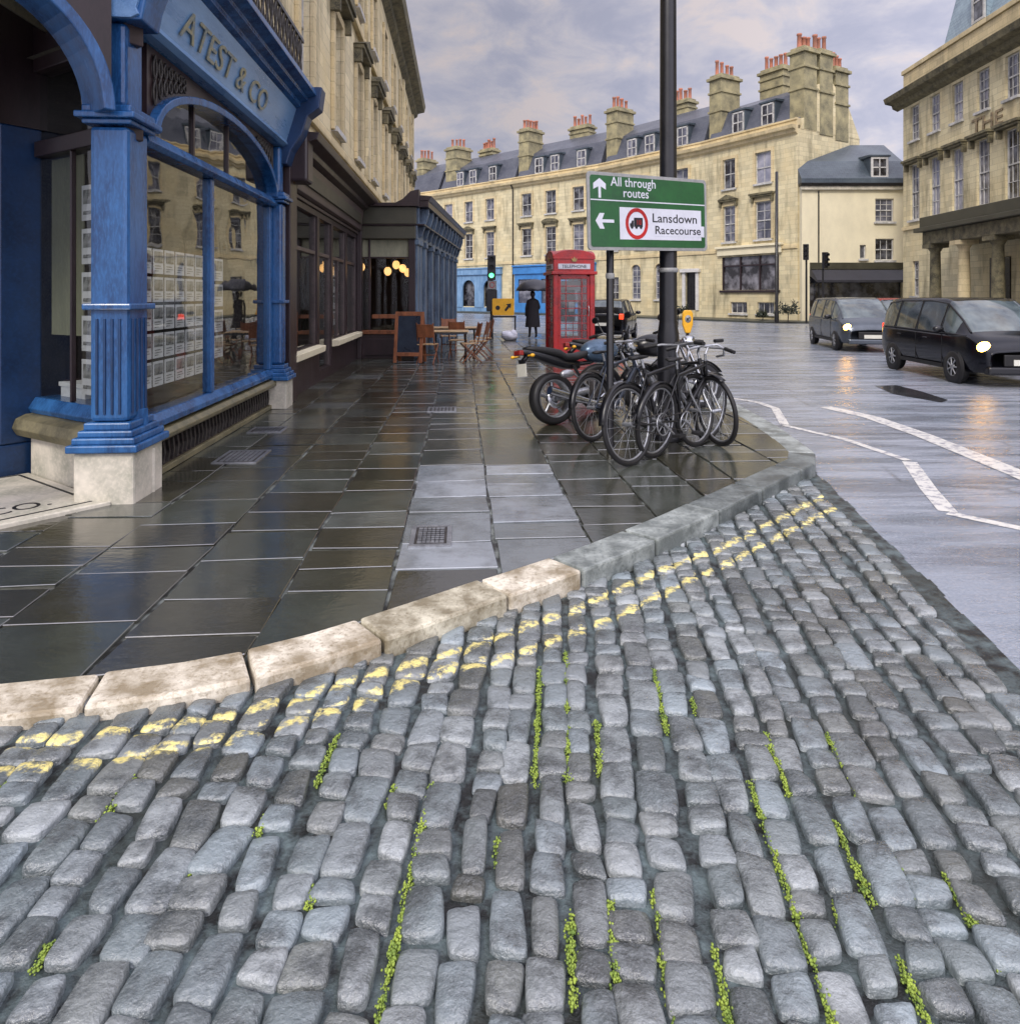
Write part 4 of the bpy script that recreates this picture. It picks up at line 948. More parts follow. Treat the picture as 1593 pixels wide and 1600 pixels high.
# doorway pilaster and lobby
RM().box(-.42, -0.004, -.22, .12, .30, 3.1).box(-.40, -.30, -.25, -.222, .32, 3.05).box(-.16, -.06, -.25, -.222, .32, 3.05).build('door_pilaster', BLUE_D, bs, bevel=0.02)
RM().box(-.46, -.002, -.26, .16, 3.101, 4.32).box(-3.2, -.461, -.051, .16, 4.0, 4.6).build('lobby_header', BROWN, bs)
RM().box(-.46, -.005, -.27, .14, -.01, .297).build('pilaster_base', BLUE_D, bs, bevel=0.02)
RM().box(-2.6, -.43, -.05, .1, 0, 4.3).build('door', BLUE_D, bs)
# arched front of the doorway, on the chamfer q
q = Vector((-0.628, -0.778)); Lq = 1.95
pE = Vector((FO.x, FO.y))+q*Lq; want = Matrix.Translation((pE.x, pE.y, 0)) @ Matrix.Rotation(math.atan2(-q.y, -q.x), 4, 'Z'); L3 = rel.inverted() @ want
def DM(): m_ = MB(); m_.X = L3; return m_
dc = Lq/2-.02
DM().band(ell_arch(dc, .84, .86, 3.0, 30), ell_arch(dc, .93, .95, 3.0, 30), -.06, .34).build('door_arch', BLUE, bs, bevel=0.012)
s_ = DM(); oa = ell_arch(dc, .93, .95, 3.0, 30)
for i in range(30):
    (xa, za), (xb, zb) = oa[i], oa[i+1]; s_.plate([(xb, zb), (xa, za), (xa, 4.1), (xb, 4.1)], 0.03, 0.28)
s_.build('door_spandrel', BROWN, bs)
DM().side([(-.02,4.10),(-.10,4.13),(-.10,4.18),(.3,4.18),(.3,4.10)], 0, Lq-.05).side([(-.24,4.45),(-.3,4.5),(-.5,4.6),(-.5,4.66),(.3,4.66),(.3,4.45)], 0, Lq-.05).build('door_cornice', BLUE, bs, bevel=0.006)
DM().side([(-.05,4.185),(-.2,4.44),(.3,4.44),(.3,4.185)], 0, Lq-.05).build('door_fascia', BLUE, bs)
DM().box(-.42, -.02, -.05, .4, .4, 3.0).box(-.5, .05, -.12, .45, -.02, .4).build('outer_pillar', BLUE, bs, bevel=0.03)
# lobby ceiling
cl = MB(); cl.X = rel.inverted(); cl.prism([(P0[0]-.12,P0[1]-.02),(P0[0]-.3,P0[1]+.5),(R1[0]+.3,R1[1]+.6),(-7.5,7.2),(-7.5,4.0),(pE.x-.1,pE.y+.1)], 4.30, 4.38); cl.build('lobby_ceiling', BROWN, bs)
# mosaic threshold
T0 = Vector((FO.x-.06, FO.y-.04)); T1 = T0+q*2.0; back = Vector((-.60, .80))
T0b = Vector((R1[0]+.03, R1[1]-.03)); T1b = T1+Vector((-1.35,.9))
th = thing('mosaic_threshold', 'pale lettered stone threshold in the doorway of the blue shop', 'threshold', (T0.x, T0.y, 0), 0)
qd = [T0-T0, T1-T0, T1b-T0, T0b-T0]
mb = MB(); mb.prism([tuple(p) for p in reversed(qd)], -.02, .03); mb.build('slab', STONE_W, th, bevel=0.008)
ins = [sum(qd, Vector((0,0)))/4*0.10+p*0.90 for p in qd]; ins = [p+Vector((-.02,.03)) for p in ins]
mb = MB()
for i in range(4):
    a, b = ins[i], ins[(i+1)%4]; t = (b-a).normalized(); n_ = Vector((-t.y,t.x))*.009; mb.prism([tuple(a-n_), tuple(b-n_), tuple(b+n_), tuple(a+n_)], .0305, .0335+i*.0004)
mb.build('border_line', SIGNK, th)
ra = math.atan2(-q.y, -q.x)
for body, al, dist, up_ in (('AK & CO.', 'RIGHT', .30, .26), ('THE', 'RIGHT', .66, .56)):
    bp = (q*dist)+Vector((q.y, -q.x))*(-up_)*-1.0
    nrm = Vector((-q.y*-1, q.x*-1)); bp = q*dist+Vector((-.778,.628))*up_
    text('lettering', body, .27, SIGNK, th, (bp.x, bp.y, .031), (0, 0, ra), align='RIGHT', ext=.0008, sx=.9)
# cards hanging in the blue shop window
ORD = ['first','second','third','fourth','fifth','sixth','seventh']
def card(x, z, w, h, label, group, y=0.15, big=True, base=None, name='property_card'):
    base = base or bs
    mb = MB(); mb.box(0, w, 0, .006, 0, h); mb.cur = 1
    mb.box(w*.1, w*.9, -.004, -.0005, h*.45, h*.9); mb.box(w*.12, w*.7, -.003, -.0005, h*.30, h*.34); mb.box(w*.12, w*.82, -.003, -.0005, h*.20, h*.23); mb.box(w*.12, w*.5, -.003, -.0005, h*.10, h*.13)
    m4 = rel @ Matrix.Translation((x, y, z)); o = mb.build(name, [CARD, CARDP]); o.matrix_world = m4
    return tag(o, label, 'card', group)
for r_i in range(5):
    for c_i in range(6):
        card(.66+c_i*.25, .78+r_i*.255, .215, .225, f"white card in left blue shop pane, {ORD[4-r_i]} row down, {ORD[c_i]} from left", 'cards hanging in the blue shop window')
for r_i in range(4):
    card(2.46, .90+r_i*.29, .30, .25, f"white card just right of the blue mullion, {ORD[3-r_i]} from top", 'cards hanging in the blue shop window')
for r_i in range(5):
    mb = MB(); mb.box(0, .26, 0, .006, 0, .30); mb.cur = 1; mb.box(.03,.2,-.004,-.0005,.14,.26); mb.box(.03,.2,-.004,-.0005,.05,.08)
    o = mb.build('property_card', [CARD, CARDP]); o.matrix_world = Matrix.Translation((R1[0], R1[1], 0)) @ Matrix.Rotation(rz, 4, 'Z') @ Matrix.Translation((.68, .12, .76+r_i*.37))
    tag(o, f"white card beside the corner pillar in the doorway window, {ORD[4-r_i]} from top", 'card', 'cards in the doorway window')
# dark armchair and papers behind the doorway window
W2M = Matrix.Translation((R1[0], R1[1], 0)) @ Matrix.Rotation(rz, 4, 'Z')
ac = thing('display_chair', 'dark chair standing inside the doorway window under the blind', 'chair'); ac.matrix_world = W2M @ Matrix.Translation((.38, .46, .34)) @ Matrix.Scale(.8, 4)
MB().box(-.3,.3,-.25,.25,.0,.42).build('seat', BROWN, ac, bevel=.03); MB().box(-.3,.3,.18,.30,.42,.9).build('backrest', BROWN, ac, bevel=.03); MB().box(-.36,-.29,-.25,.25,.2,.62).build('armrest', BROWN, ac, bevel=.02)
MB().box(.29,.36,-.25,.25,.2,.62).build('armrest', BROWN, ac, bevel=.02)
pp = MB().box(0,.42,0,.2,0,.09).box(-.02,.40,-.01,.19,.092,.13).build('paper_pile', CARD); pp.matrix_world = W2M @ Matrix.Translation((.12,.22,.69)); tag(pp, 'white pile of papers on the sill of the doorway window', 'papers')

# ================================================================== DARK BROWN SHOP
ds = thing('brown_shopfront', 'dark brown shopfront between the blue shop and the cafe', 'shopfront', Fpt(4.95, 0.0), FRZ)
LW = 7.75
mb = MB(); op = [(.45,2.55,.72,3.05),(2.75,3.95,.2,3.05),(4.15,5.75,.72,3.05),(5.95,7.4,.72,3.05)]
mb.holes(0, LW, 0, 3.15, op, .14, 0.02); mb.box(0, .42, -.10, .019, 0, 3.6); mb.box(LW-.3, LW, -.10, .019, 0, 3.6); mb.build('frame', BROWN, ds, bevel=0.01)
mb = MB()
for a, b, c, d in op: mb.box(a, a+.05, .05, .12, c, d); mb.box(b-.05, b, .05, .12, c, d); mb.box(a+.05, b-.05, .05, .12, 2.35, 2.42)
mb.box(3.0+1.9, 4.95, .05, .12, .72, 2.35); mb.build('mullion', BROWN_L, ds, bevel=.008)
mb = MB()
for a, b, c, d in op: mb.quad((a,.095,c),(b,.095,c),(b,.095,d),(a,.095,d))
mb.build('window_pane', GL, ds)
MB().box(.3, LW-.3, -.02, .3, 3.16, 3.22).side([(-.04,3.23),(-.1,3.25),(-.16,3.75),(.3,3.75),(.3,3.23)], .42, LW-.3).build('fascia', BROWN_L, ds, bevel=.01)
MB().box(.8, LW-.7, -.155, -.125, 3.38, 3.62).build('name_board', GREEN_D, ds, bevel=.01)
MB().side([(-.16,3.76),(-.26,3.80),(-.28,3.88),(-.46,3.94),(-.5,4.04),(.35,4.08),(.35,3.76)], -0.02+.12, LW).build('cornice', BROWN, ds, bevel=.01)
MB().box(.05, .45, -.34, .0, 3.3, 4.09).build('console', BROWN, ds, bevel=.04)
for a, b, h in ((.45,2.6,.0),(4.1,5.8,.0),(5.9,7.45,.0)):
    MB().side([(-.02,.56),(-.12,.58),(-.13,.69),(.1,.71),(.1,.56)], a-.05, b+.0).build('sill', STONE_C, ds, bevel=.01)
MB().box(0, 7.7, 1.9, 2.0, 0, 3.6).box(0, 7.7, .14, 2, 3.55, 3.6).box(7.4,7.5,.15,2,0,3.6).build('inner_wall', INT, ds)
for k in range(3):
    for j in range(4): card(4.95+4.25+k*.45, .95+j*.36, .34, .30, f"pale card in the brown shop window, column {ORD[k]}, {ORD[3-j]} from top".replace('column first','left column').replace('column second','middle column').replace('column third','right column'), 'cards in the brown shop window', y=.22)

# ================================================================== CAFE (projects onto the pavement)
CA = (-3.98, 18.0); CB_ = (-2.42, 18.0); CC = (-2.15, 28.0)
cf = thing('cafe_building', 'projecting dark cafe front with glazed end wall and blue grey columns', 'cafe', (CA[0], CA[1], 0), 0)
# end wall facing the camera; local = world axes offset by CA
w = CB_[0]-CA[0]
MB().box(0, w-.02, -.02, .1, 0, .62).box(0.02, w-.04, -.05, -.021, .08, .5).build('stall_riser', BROWN, cf, bevel=.01)
MB().box(0, w, -.06, .12, .621, .72).box(.45, w-.02, .0, .3, 1.02, 1.12).build('counter', WOOD, cf, bevel=.01)
MB().box(0, .07, 0, .1, .72, 3.05).box(.36, .41, 0, .1, .72, 3.05).box(w-.17, w-.0, -.02, .14, .72, 3.05).box(.07, w-.17, 0.01, .09, 2.56, 2.60).build('frame', BROWN, cf, bevel=.008)
MB().quad((.07,.05,.72),(w-.17,.05,.72),(w-.17,.05,2.56),(.07,.05,2.56)).build('window_pane', GLC, cf)
MB().box(.07, w-.17, .04, .06, 2.60, 3.04).build('transom_light', BLIND_REFL, cf)  # pale reflected strip in the top light put into an opaque olive colour
MB().box(-.1, w+.02, -.12, .12, 3.05, 3.38).box(-.1, w+.04, -.17, .12, 3.42, 3.86).build('fascia', GREEN_D, cf, bevel=.015)
MB().box(-.1, w+.02, -.15, .12, 3.381, 3.419).box(-.1, w+.12, -.26, .12, 3.861, 3.95).plate([(w-.5,3.951),(w+.12,3.951),(w+.12,4.3),(w-.1,4.25),(w-.3,4.05)], -.2, .12).build('cornice', BROWN, cf, bevel=.01)
# street side
locS, rzS, WS = frame_of(CB_, CC); S = Matrix.Translation((CB_[0]-CA[0], 0, 0)) @ Matrix.Rotation(rzS, 4, 'Z')
def SM(): m_ = MB(); m_.X = S; return m_
for x in (.16, .62, 1.5, 2.9, 4.3, 5.7, 7.1, 8.5, 9.7):
    SM().box(x-.14, x+.14, -.06, .1, 0.25, 3.0).box(x-.18, x+.18, -.1, .12, 0, .25).box(x-.18, x+.18, -.1, .12, 2.9, 3.04).build('column', BLUE_G, cf, bevel=.02)
SM().box(.02, WS, .03, .1, 0, .6).build('side_riser', BROWN, cf); SM().box(.02, WS, .05, .06, .6, 3.0).build('side_pane', GD, cf)
SM().box(0.0, WS, -.05, .12, 3.05, 3.4).box(0, WS, -.10, .12, 3.44, 3.86).build('side_fascia', BLUE_G, cf, bevel=.01)
SM().box(0, WS+.2, -.34, .12, 3.87, 4.02).box(0, WS+.1, -.24, .12, 3.401, 3.439).side([(-.34,4.03),(-.42,4.15),(.12,4.2),(.12,4.03)], 0, WS+.25).build('side_cornice', BROWN, cf, bevel=.01)
for k in range(12):
    x = .3+k*.85; SM().side([(-.05,3.1),(-.12,3.15),(-.30,3.7),(-.30,3.86),(-.05,3.86)], x, x+.14).build('bracket', BLUE_G, cf, bevel=.01)
MB().quad((-1.9,.1,4.0),(w,.1,4.0),(w+.27,10,4.0),(-2.4,10,4.0)).quad((w,10,0),(w+.27,10,0),(w+.27,10,4),(w,10,4)).quad((-2.4,10,0),(w+.27,10,0),(w+.27,10,4),(-2.4,10,4)).build('flat_roof', GREEN_D, cf)
MB().quad((-1.5,3.2,0),(w,3.2,0),(w,3.2,3.4),(-1.5,3.2,3.4)).quad((-1.5,.1,3.3),(w,.1,3.3),(w,3.2,3.3),(-1.5,3.2,3.3)).quad((-1.5,.1,.04),(w,.1,.04),(w,3.2,.04),(-1.5,3.2,.04)).build('inner_wall', CAFEI, cf)
for i, (x, y, z, lb) in enumerate([(-3.93,18.6,2.36,'leftmost glowing globe lamp, alone behind the narrow cafe pane'),(-3.28,18.9,2.26,'lowest left globe of the lamp cluster in the cafe window'),(-3.12,19.3,2.45,'highest globe of the lamp cluster in the cafe window'),(-2.97,19.5,2.36,'globe lamp second from right in the cafe cluster'),(-2.80,19.3,2.24,'rightmost small globe lamp in the cafe window')]):
    t = thing('pendant_lamp', lb, 'lamp', (x, y, z), 0, 'globe lamps in the cafe')
    MB().ell((0,0,0), (.10,.10,.12), 14, 10).build('globe', GLOBE, t); MB().tube([(0,0,.1),(0,0,3.29-z)], .008, 6).lathe([(.04,.10),(.04,.15),(.012,.17)], 10).build('cord', BLACK, t)

# ================================================================== POLE, SIGN, POSTS
def lamp_column(name, label, cat, x, y, z0, h, r, collar=True):
    t = thing(name, label, cat, (x, y, z0))
    MB().lathe([(r*1.75,0),(r*1.75,.05),(r*1.3,.12),(r*1.22,.2),(r*1.22,1.15),(r*1.05,1.28),(r,1.32),(r*.92,h*.6),(r*.7,h),(0,h)], 20).build('shaft', BLACK, t)
    if collar:
        MB().lathe([(r*1.02,1.86),(r*1.12,1.87),(r*1.12,1.90),(r*1.02,1.91)], 20).build('collar', GREYP, t)
    MB().tube([(0,0,h-.05),(0,-.2,h+.25),(0,-.8,h+.45),(0,-1.3,h+.42)], [.05,.045,.04,.035], 8).build('bracket_arm', BLACK, t)
    MB().ell((0,-1.5,h+.40), (.14,.32,.09), 12, 8).build('lamp_head', GREYP, t)
    return t
lamp_column('lamp_column', 'thick black lamp column rising behind the green road sign', 'lamp post', 1.765, 7.86, 0, 8.0, .098)
t = thing('sign_post', 'thin black post holding the left side of the green road sign', 'post', (1.06, 7.46, 0))
MB().lathe([(.05,0),(.05,.03),(.040,.05),(.040,2.75),(.034,2.77),(0,2.77)], 14).build('post', BLACK, t); MB().lathe([(.042,1.78),(.047,1.79),(.047,1.83),(.042,1.84)], 14).build('band', GREYP, t)
SL, SR = (0.783, 7.10), (2.222, 7.96)
loc, rz, SW = frame_of(SL, SR)
sg = thing('road_sign', 'green direction sign with arrows, lorry roundel and place names', 'road sign', (loc[0], loc[1], 2.06), rz)
def rrect(x0, x1, z0, z1, r, n=5):
    P = []
    for cx, cz, a in ((x1-r, z0+r, -90), (x1-r, z1-r, 0), (x0+r, z1-r, 90), (x0+r, z0+r, 180)):
        for k in range(n+1): P.append((cx+r*math.cos(R(a+90*k/n)), cz+r*math.sin(R(a+90*k/n))))
    return P
SH = .80
sg.rotation_euler = (0, R(-1.5), rz)
MB().plate(rrect(0, SW, 0, SH, .045), -.012, .008).build('border', GREYP, sg, bevel=.003)
MB().plate(rrect(.035, SW-.035, .035, SH-.035, .03), -.0145, -.0122).build('board', GREEN_S, sg)
MB().box(.037, SW-.037, -.0162, -.0148, .508, .520).build('divider', SIGNW, sg)
def arrow(cx, cz, L_, ang, w=.032, hw=.08):
    P = [(-w/2,-L_/2),(w/2,-L_/2),(w/2,L_/2-.085),(hw,L_/2-.115),(hw,L_/2-.055),(0,L_/2),(-hw,L_/2-.055),(-hw,L_/2-.115),(-w/2,L_/2-.085)]
    ca, sa = math.cos(ang), math.sin(ang); return [(cx+x*ca-z*sa, cz+x*sa+z*ca) for x, z in P]
MB().plate(arrow(.155, .635, .20, 0), -.0166, -.0150).build('arrow', SIGNW, sg)
MB().plate(arrow(.215, .30, .24, R(90)), -.0166, -.0150).build('arrow', SIGNW, sg)
MB().plate([(.41,.115),(1.58,.115),(1.58,.45),(.41,.45)], -.0170, -.0150).build('panel', SIGNW, sg)
MB().plate([(.88,.155),(1.625,.155),(1.625,.275),(.88,.275)], -.0186, -.0173).build('panel', SIGNW, sg)
rg = MB(); ci, co_ = [(.64+.115*math.cos(a), .283+.125*math.sin(a)) for a in [2*math.pi*k/28 for k in range(29)]], [(.64+.155*math.cos(a), .283+.165*math.sin(a)) for a in [2*math.pi*k/28 for k in range(29)]]
rg.band(co_, ci, -.0195, -.0175); rg.build('roundel', RED, sg)
lo = MB().plate([(.60,.25),(.72,.25),(.72,.345),(.60,.345)], -.0190, -.0175).plate([(.545,.25),(.595,.25),(.595,.315),(.573,.315),(.562,.287),(.545,.283)], -.0190, -.0175)
for cx in (.572, .632, .695): lo.plate([(cx+.017*math.cos(2*math.pi*k/12), .245+.017*math.sin(2*math.pi*k/12)) for k in range(12)], -.0205, -.0175)
lo.build('lorry_symbol', SIGNK, sg); text('lettering', '18', .075, RED, sg, (.628, -.0195, .272), ext=.0004, bold=.0006)
text('lettering', 'All through', .135, SIGNW, sg, (.30, -.0155, .665), ext=.0005, bold=.0008); text('lettering', 'routes', .135, SIGNW, sg, (.46, -.0155, .555), ext=.0005, bold=.0008)
text('lettering', 'Lansdown', .135, SIGNK, sg, (.85, -.0175, .305), ext=.0005, bold=.0012, sx=1.22); text('lettering', 'Racecourse', .125, SIGNK, sg, (.885, -.0192, .180), ext=.0005, bold=.0012, sx=1.17)
for x in (.42, 1.14): MB().box(x-.08, x+.08, .009, .045, .16, .20).box(x-.08, x+.08, .009, .045, .58, .62).build('clip', ALU, sg)

# ================================================================== PHONE BOX
pb = thing('phone_box', 'red telephone box standing on the wet pavement behind the motorcycle', 'phone box', (1.50, 17.75, 0), R(8))
H = .52
mb = MB(); mb.box(-H-.03, H+.03, -H-.03, H+.03, 0, .16)
for sx in (-1, 1):
    for sy in (-1, 1): mb.box(sx*H, sx*(H-.13), sy*H, sy*(H-.13), .161, 2.12)
mb.build('frame', RED, pb, bevel=.015)
MB().box(-H-.05, H+.05, -H-.05, H+.05, 2.12, 2.20).build('moulding', RED, pb, bevel=.015)
MB().box(-H+.01, H-.01, -H+.01, H-.01, 2.201, 2.52).build('head', RED, pb, bevel=.01)
rf = MB()
for rot_ in (0, 1):
    pts = [(-H-.01, 2.50)]+[((H+.01)*math.cos(a), 2.53+.20*math.sin(a)) for a in [math.pi-math.pi*k/14 for k in range(15)]]+[(H+.01, 2.50)]
    if rot_ == 0: rf.plate(list(reversed(pts)), -H-.008, H+.008)
    else: rf.side([(x*1.0, z-.003) for x, z in pts], -H-.011, H+.011)
rf.ell((0,0,2.60), (.50,.50,.165), 20, 10)
rf.build('roof', RED, pb, bevel=.01)
for k in range(4):
    M4 = Matrix.Rotation(k*math.pi/2, 4, 'Z')
    def KM(): m_ = MB(); m_.X = M4; return m_
    a = H-.131
    if k in (0, 1, 2, 3):
        g = KM().box(-a, a, -H+.03, -H+.09, .161, .50).box(-a, -a+.06, -H+.03, -H+.08, .5, 2.08).box(a-.06, a, -H+.03, -H+.08, .5, 2.08).box(-a+.06, a-.06, -H+.03, -H+.08, .5, .56).box(-a+.06, a-.06, -H+.03, -H+.08, 2.02, 2.119)
        for j in range(1, 8): z_ = .56+(2.02-.56)*j/8; g.box(-a+.06, a-.06, -H+.042, -H+.07, z_-.010, z_+.010)
        for xx in (-.20, .20): g.box(xx-.010, xx+.010, -H+.043, -H+.069, .56, 2.02)
        gg = g.build('door' if k == 0 else 'side_panel', RED, pb, bevel=.004)
        KM().box(-a+.05, a-.05, -H+.054, -H+.060, .55, 2.03).build('pane', GLC, gg)
        if k == 0: KM().tube([(a-.03,-H+.01,1.1),(a-.03,-H-.02,1.15),(a-.03,-H-.02,1.3),(a-.03,-H+.01,1.35)], .012, 6).build('handle', CHROME, gg)
    KM().box(-.40, .40, -H-.008, -H+.009, 2.255, 2.385).build('name_plate', SIGNW, pb, bevel=.004)
    t_ = text('lettering', 'TELEPHONE', .112, SIGNK, pb, (0, 0, 0), align='CENTER', ext=.001, bold=.001); t_.matrix_local = M4 @ Matrix.Translation((0, -H-.0095, 2.282)) @ Matrix.Rotation(R(90), 4, 'X') @ Matrix.Scale(1.02, 4, (1,0,0))
    cr_ = KM().plate([(-.05,2.44),(.05,2.44),(.075,2.53),(.035,2.495),(0,2.56),(-.035,2.495),(-.075,2.53)], -H-.018, -H-.003); cr_.build('crown', GOLD, pb)
MB().box(-.2, .2, H-.30, H-.10, .95, 1.75).box(-.14,.0,H-.36,H-.301,1.1,1.5).build('telephone', BLACK, pb, bevel=.02); MB().box(.03,.17,H-.33,H-.302,1.2,1.45).build('keypad', ALU, pb)
MB().box(-.36,.36, H-.16,H-.12, 1.72, 1.98).build('notice_panel', CARD, pb)

# ================================================================== PERSON, UMBRELLA
def skin_body(name, verts, edges, radii, mat, parent=None, sub=2):
    me = bpy.data.meshes.new(name); me.from_pydata(verts, edges, []); o = bpy.data.objects.new(name, me); C.objects.link(o); o.parent = parent
    sk = o.modifiers.new('skin', 'SKIN'); sk.use_smooth_shade = True
    if not me.skin_vertices:
        bpy.context.view_layer.objects.active = o
    lay = me.skin_vertices[0].data if me.skin_vertices else None
    if lay is None:
        bm = bmesh.new(); bm.from_mesh(me); bm.verts.layers.skin.verify(); bm.to_mesh(me); bm.free(); lay = me.skin_vertices[0].data
    for i, r_ in enumerate(radii): lay[i].radius = r_ if isinstance(r_, tuple) else (r_, r_)
    lay[0].use_root = True
    sb_ = o.modifiers.new('sub', 'SUBSURF'); sb_.levels = sub; sb_.render_levels = sub
    dg = bpy.context.evaluated_depsgraph_get(); bpy.context.view_layer.update()
    me2 = bpy.data.meshes.new_from_object(o.evaluated_get(dg)); o.modifiers.clear(); o.data = me2; me2.materials.clear(); me2.materials.append(mat)
    for p_ in me2.polygons: p_.use_smooth = True
    return o
pe = thing('person', 'person in a long dark coat walking away under a dark umbrella', 'person', (.86, 26.6, 0), R(8))
V = [(0,0,.95),(0,0,1.18),(0,.0,1.38),(0,.01,1.47),(0,.02,1.54),(0,.03,1.64),(0,.03,1.73),
     (.10,0,.88),(.11,.05,.50),(.12,-.10,.10),(.12,.06,.045),(-.10,0,.88),(-.11,-.04,.50),(-.11,.06,.10),(-.11,.20,.045),
     (.18,0,1.40),(.25,-.02,1.15),(.22,.14,1.08),(.12,.24,1.22),(-.18,0,1.40),(-.25,.0,1.14),(-.25,.06,.90),(-.25,.08,.82)]
E = [(0,1),(1,2),(2,3),(3,4),(4,5),(5,6),(0,7),(7,8),(8,9),(9,10),(0,11),(11,12),(12,13),(13,14),(2,15),(15,16),(16,17),(17,18),(2,19),(19,20),(20,21),(21,22)]
RR = [(.15,.12),(.145,.11),(.15,.11),(.07,.07),(.055,.055),(.085,.095),(.06,.07),.09,.065,.042,.04,.09,.065,.042,.04,.06,.05,.04,.035,.06,.05,.04,.035]
skin_body('body', V, E, RR, CLOTH, pe)
co = MB(); prof = [(.285,.23,.42),(.27,.21,.65),(.24,.18,.95),(.225,.165,1.15),(.245,.165,1.33),(.20,.14,1.44),(.09,.09,1.50)]
vs_ = []; nn = 18
for rx, ry, z_ in prof:
    for k in range(nn):
        a = 2*math.pi*k/nn; f = 1+.04*math.sin(a*5)*(1.3-z_ if z_ < 1.1 else 0); vs_.append((rx*f*math.cos(a), ry*f*math.sin(a), z_))
co.add(vs_, [(i*nn+k, i*nn+(k+1)%nn, (i+1)*nn+(k+1)%nn, (i+1)*nn+k) for i in range(len(prof)-1) for k in range(nn)], True); co.build('coat', CLOTH, pe)
MB().ell((0,.02,1.665), (.098,.112,.125), 16, 12).build('hair', BROWN, pe)
MB().ell((.0,.105,1.63), (.07,.055,.09), 12, 8).build('face', SKIN, pe)
ub = thing('umbrella', 'open dark grey umbrella held above the walking person', 'umbrella', (.93, 26.85, 1.30), R(8))
vs_ = []; fs_ = []; nr, ns = 8, 32
for i in range(nr+1):
    for k in range(ns):
        a = 2*math.pi*k/ns; t_ = i/nr; sc_ = 1-.07*t_*abs(math.sin(a*4)); r0 = .72*math.sin(t_*1.35)/math.sin(1.35); vs_.append((r0*sc_*math.cos(a), r0*sc_*math.sin(a), .93-.46*(1-math.cos(t_*1.35))/(1-math.cos(1.35))+.03*t_*abs(math.sin(a*4))))
for i in range(nr):
    for k in range(ns): fs_.append((i*ns+k, (i+1)*ns+k, (i+1)*ns+(k+1)%ns, i*ns+(k+1)%ns))
cn = MB().add(vs_, fs_, True).build('canopy', UMB, ub); sdf = cn.modifiers.new('s', 'SOLIDIFY'); sdf.thickness = .004
MB().tube([(0,0,-.12),(0,0,.96)], .008, 6).build('shaft', CHROME, ub); MB().tube([(0,0,-.28),(0,0,-.12)], .014, 8).build('handle', BLACK, ub)
for k in range(8):
    a = 2*math.pi*k/8; MB().tube([(0,0,.5),(.3*math.cos(a),.3*math.sin(a),.70)], .004, 4).build('rib', CHROME, ub)

# ================================================================== TRAFFIC LIGHT, YELLOW SIGN, WHITE LUMP
def traffic_light(x, y, label, rz=0, green=True, lower=True, top=3.1):
    t = thing('traffic_light', label, 'traffic light', (x, y, 0), rz)
    MB().tube([(0,0,-.02),(0,0,top-.1)], .057, 12).build('post', BLACK, t)
    MB().box(-.15, .15, -.26, -.06, top-.92, top).build('head', BLACK, t, bevel=.02)
    for j, z_ in enumerate((top-.17, top-.46, top-.75)):
        MB().lathe([(0,-.262),(.088,-.262),(.088,-.27)], 16, (0,0,z_), axis='Y').lathe([(.0,-.268),(.085,-.268)], 16, (0,0,z_), axis='Y').build('lens', GREENL if (green and j == 2) else SIGNK, t)
        hd = MB(); pts = [(.105*math.cos(a), .105*math.sin(a)+z_) for a in [R(-20)+R(220)*k/12 for k in range(13)]]
        hd.add([(x_, yy, zz_) for x_, zz_ in pts for yy in (-.262, -.40)], [(2*i, 2*i+1, 2*i+3, 2*i+2) for i in range(12)]); hd.build('visor', BLACK, t).modifiers.new('s','SOLIDIFY').thickness = .005
    if lower:
        MB().box(-.14, .18, -.22, -.058, top-1.26, top-.94).build('plate', GREYP, t, bevel=.01)
        ci = [(.02+.10*math.cos(a), top-1.10+.11*math.sin(a)) for a in [2*math.pi*k/20 for k in range(21)]]; cj_ = [(.02+(p[0]-.02)*.78, top-1.10+(p[1]-top+1.10)*.78) for p in ci]
        MB().band(ci, cj_, -.226, -.2205).build('roundel', RED, t)
        MB().box(-.19, .20, -.18, .18, .12 if False else 1.02, top-1.28).build('control_box', BLACK, t, bevel=.02)
    return t
traffic_light(-.68, 26.2, 'traffic light showing green beside the yellow diversion sign', 0)
ys = thing('diversion_sign', 'yellow diversion sign with black arrow standing on dark legs', 'road sign', (-.27, 25.9, 0))
MB().plate(rrect(-.38, .42, .88, 1.50, .05), -.01, .01).build('board', YELLOW, ys)
MB().plate([(-.10+.085*math.cos(2*math.pi*k/16)-.08, 1.16+.085*math.sin(2*math.pi*k/16)) for k in range(16)], -.014, -.0105).build('symbol', SIGNK, ys)
MB().plate([(.08,1.06),(.12,1.02),(.25,1.18),(.29,1.13),(.31,1.32),(.12,1.29),(.18,1.24),(.08,1.11)], -.014, -.0105).build('arrow', SIGNK, ys)
MB().box(-.46, .50, -.03, .03, .80, .87).build('crossbar', BLACK, ys)
for x in (-.44, .46): MB().box(x-.03, x+.03, -.03, .03, .04, .80).box(x-.04, x+.04, -.28, .28, 0, .05).build('leg', BLACK, ys)
lump = MB(); lump.ell((0,0,.17), (.30,.24,.18), 18, 12); lump.ell((-.14,.0,.24), (.15,.12,.10), 10, 8); lump.ell((.12,-.05,.22), (.17,.15,.16), 12, 8)  # white rounded mass, crumpled by the displacement below
bo = lump.build('white_lump', LUMP_W, loc=(-.02, 25.3, 0)); dm = bo.modifiers.new('d','DISPLACE'); tx_ = bpy.data.textures.new('crumple','CLOUDS'); tx_.noise_scale = .12; dm.texture = tx_; dm.strength = .09
tag(bo, 'crumpled white lump lying on the pavement below the yellow sign', 'lump')

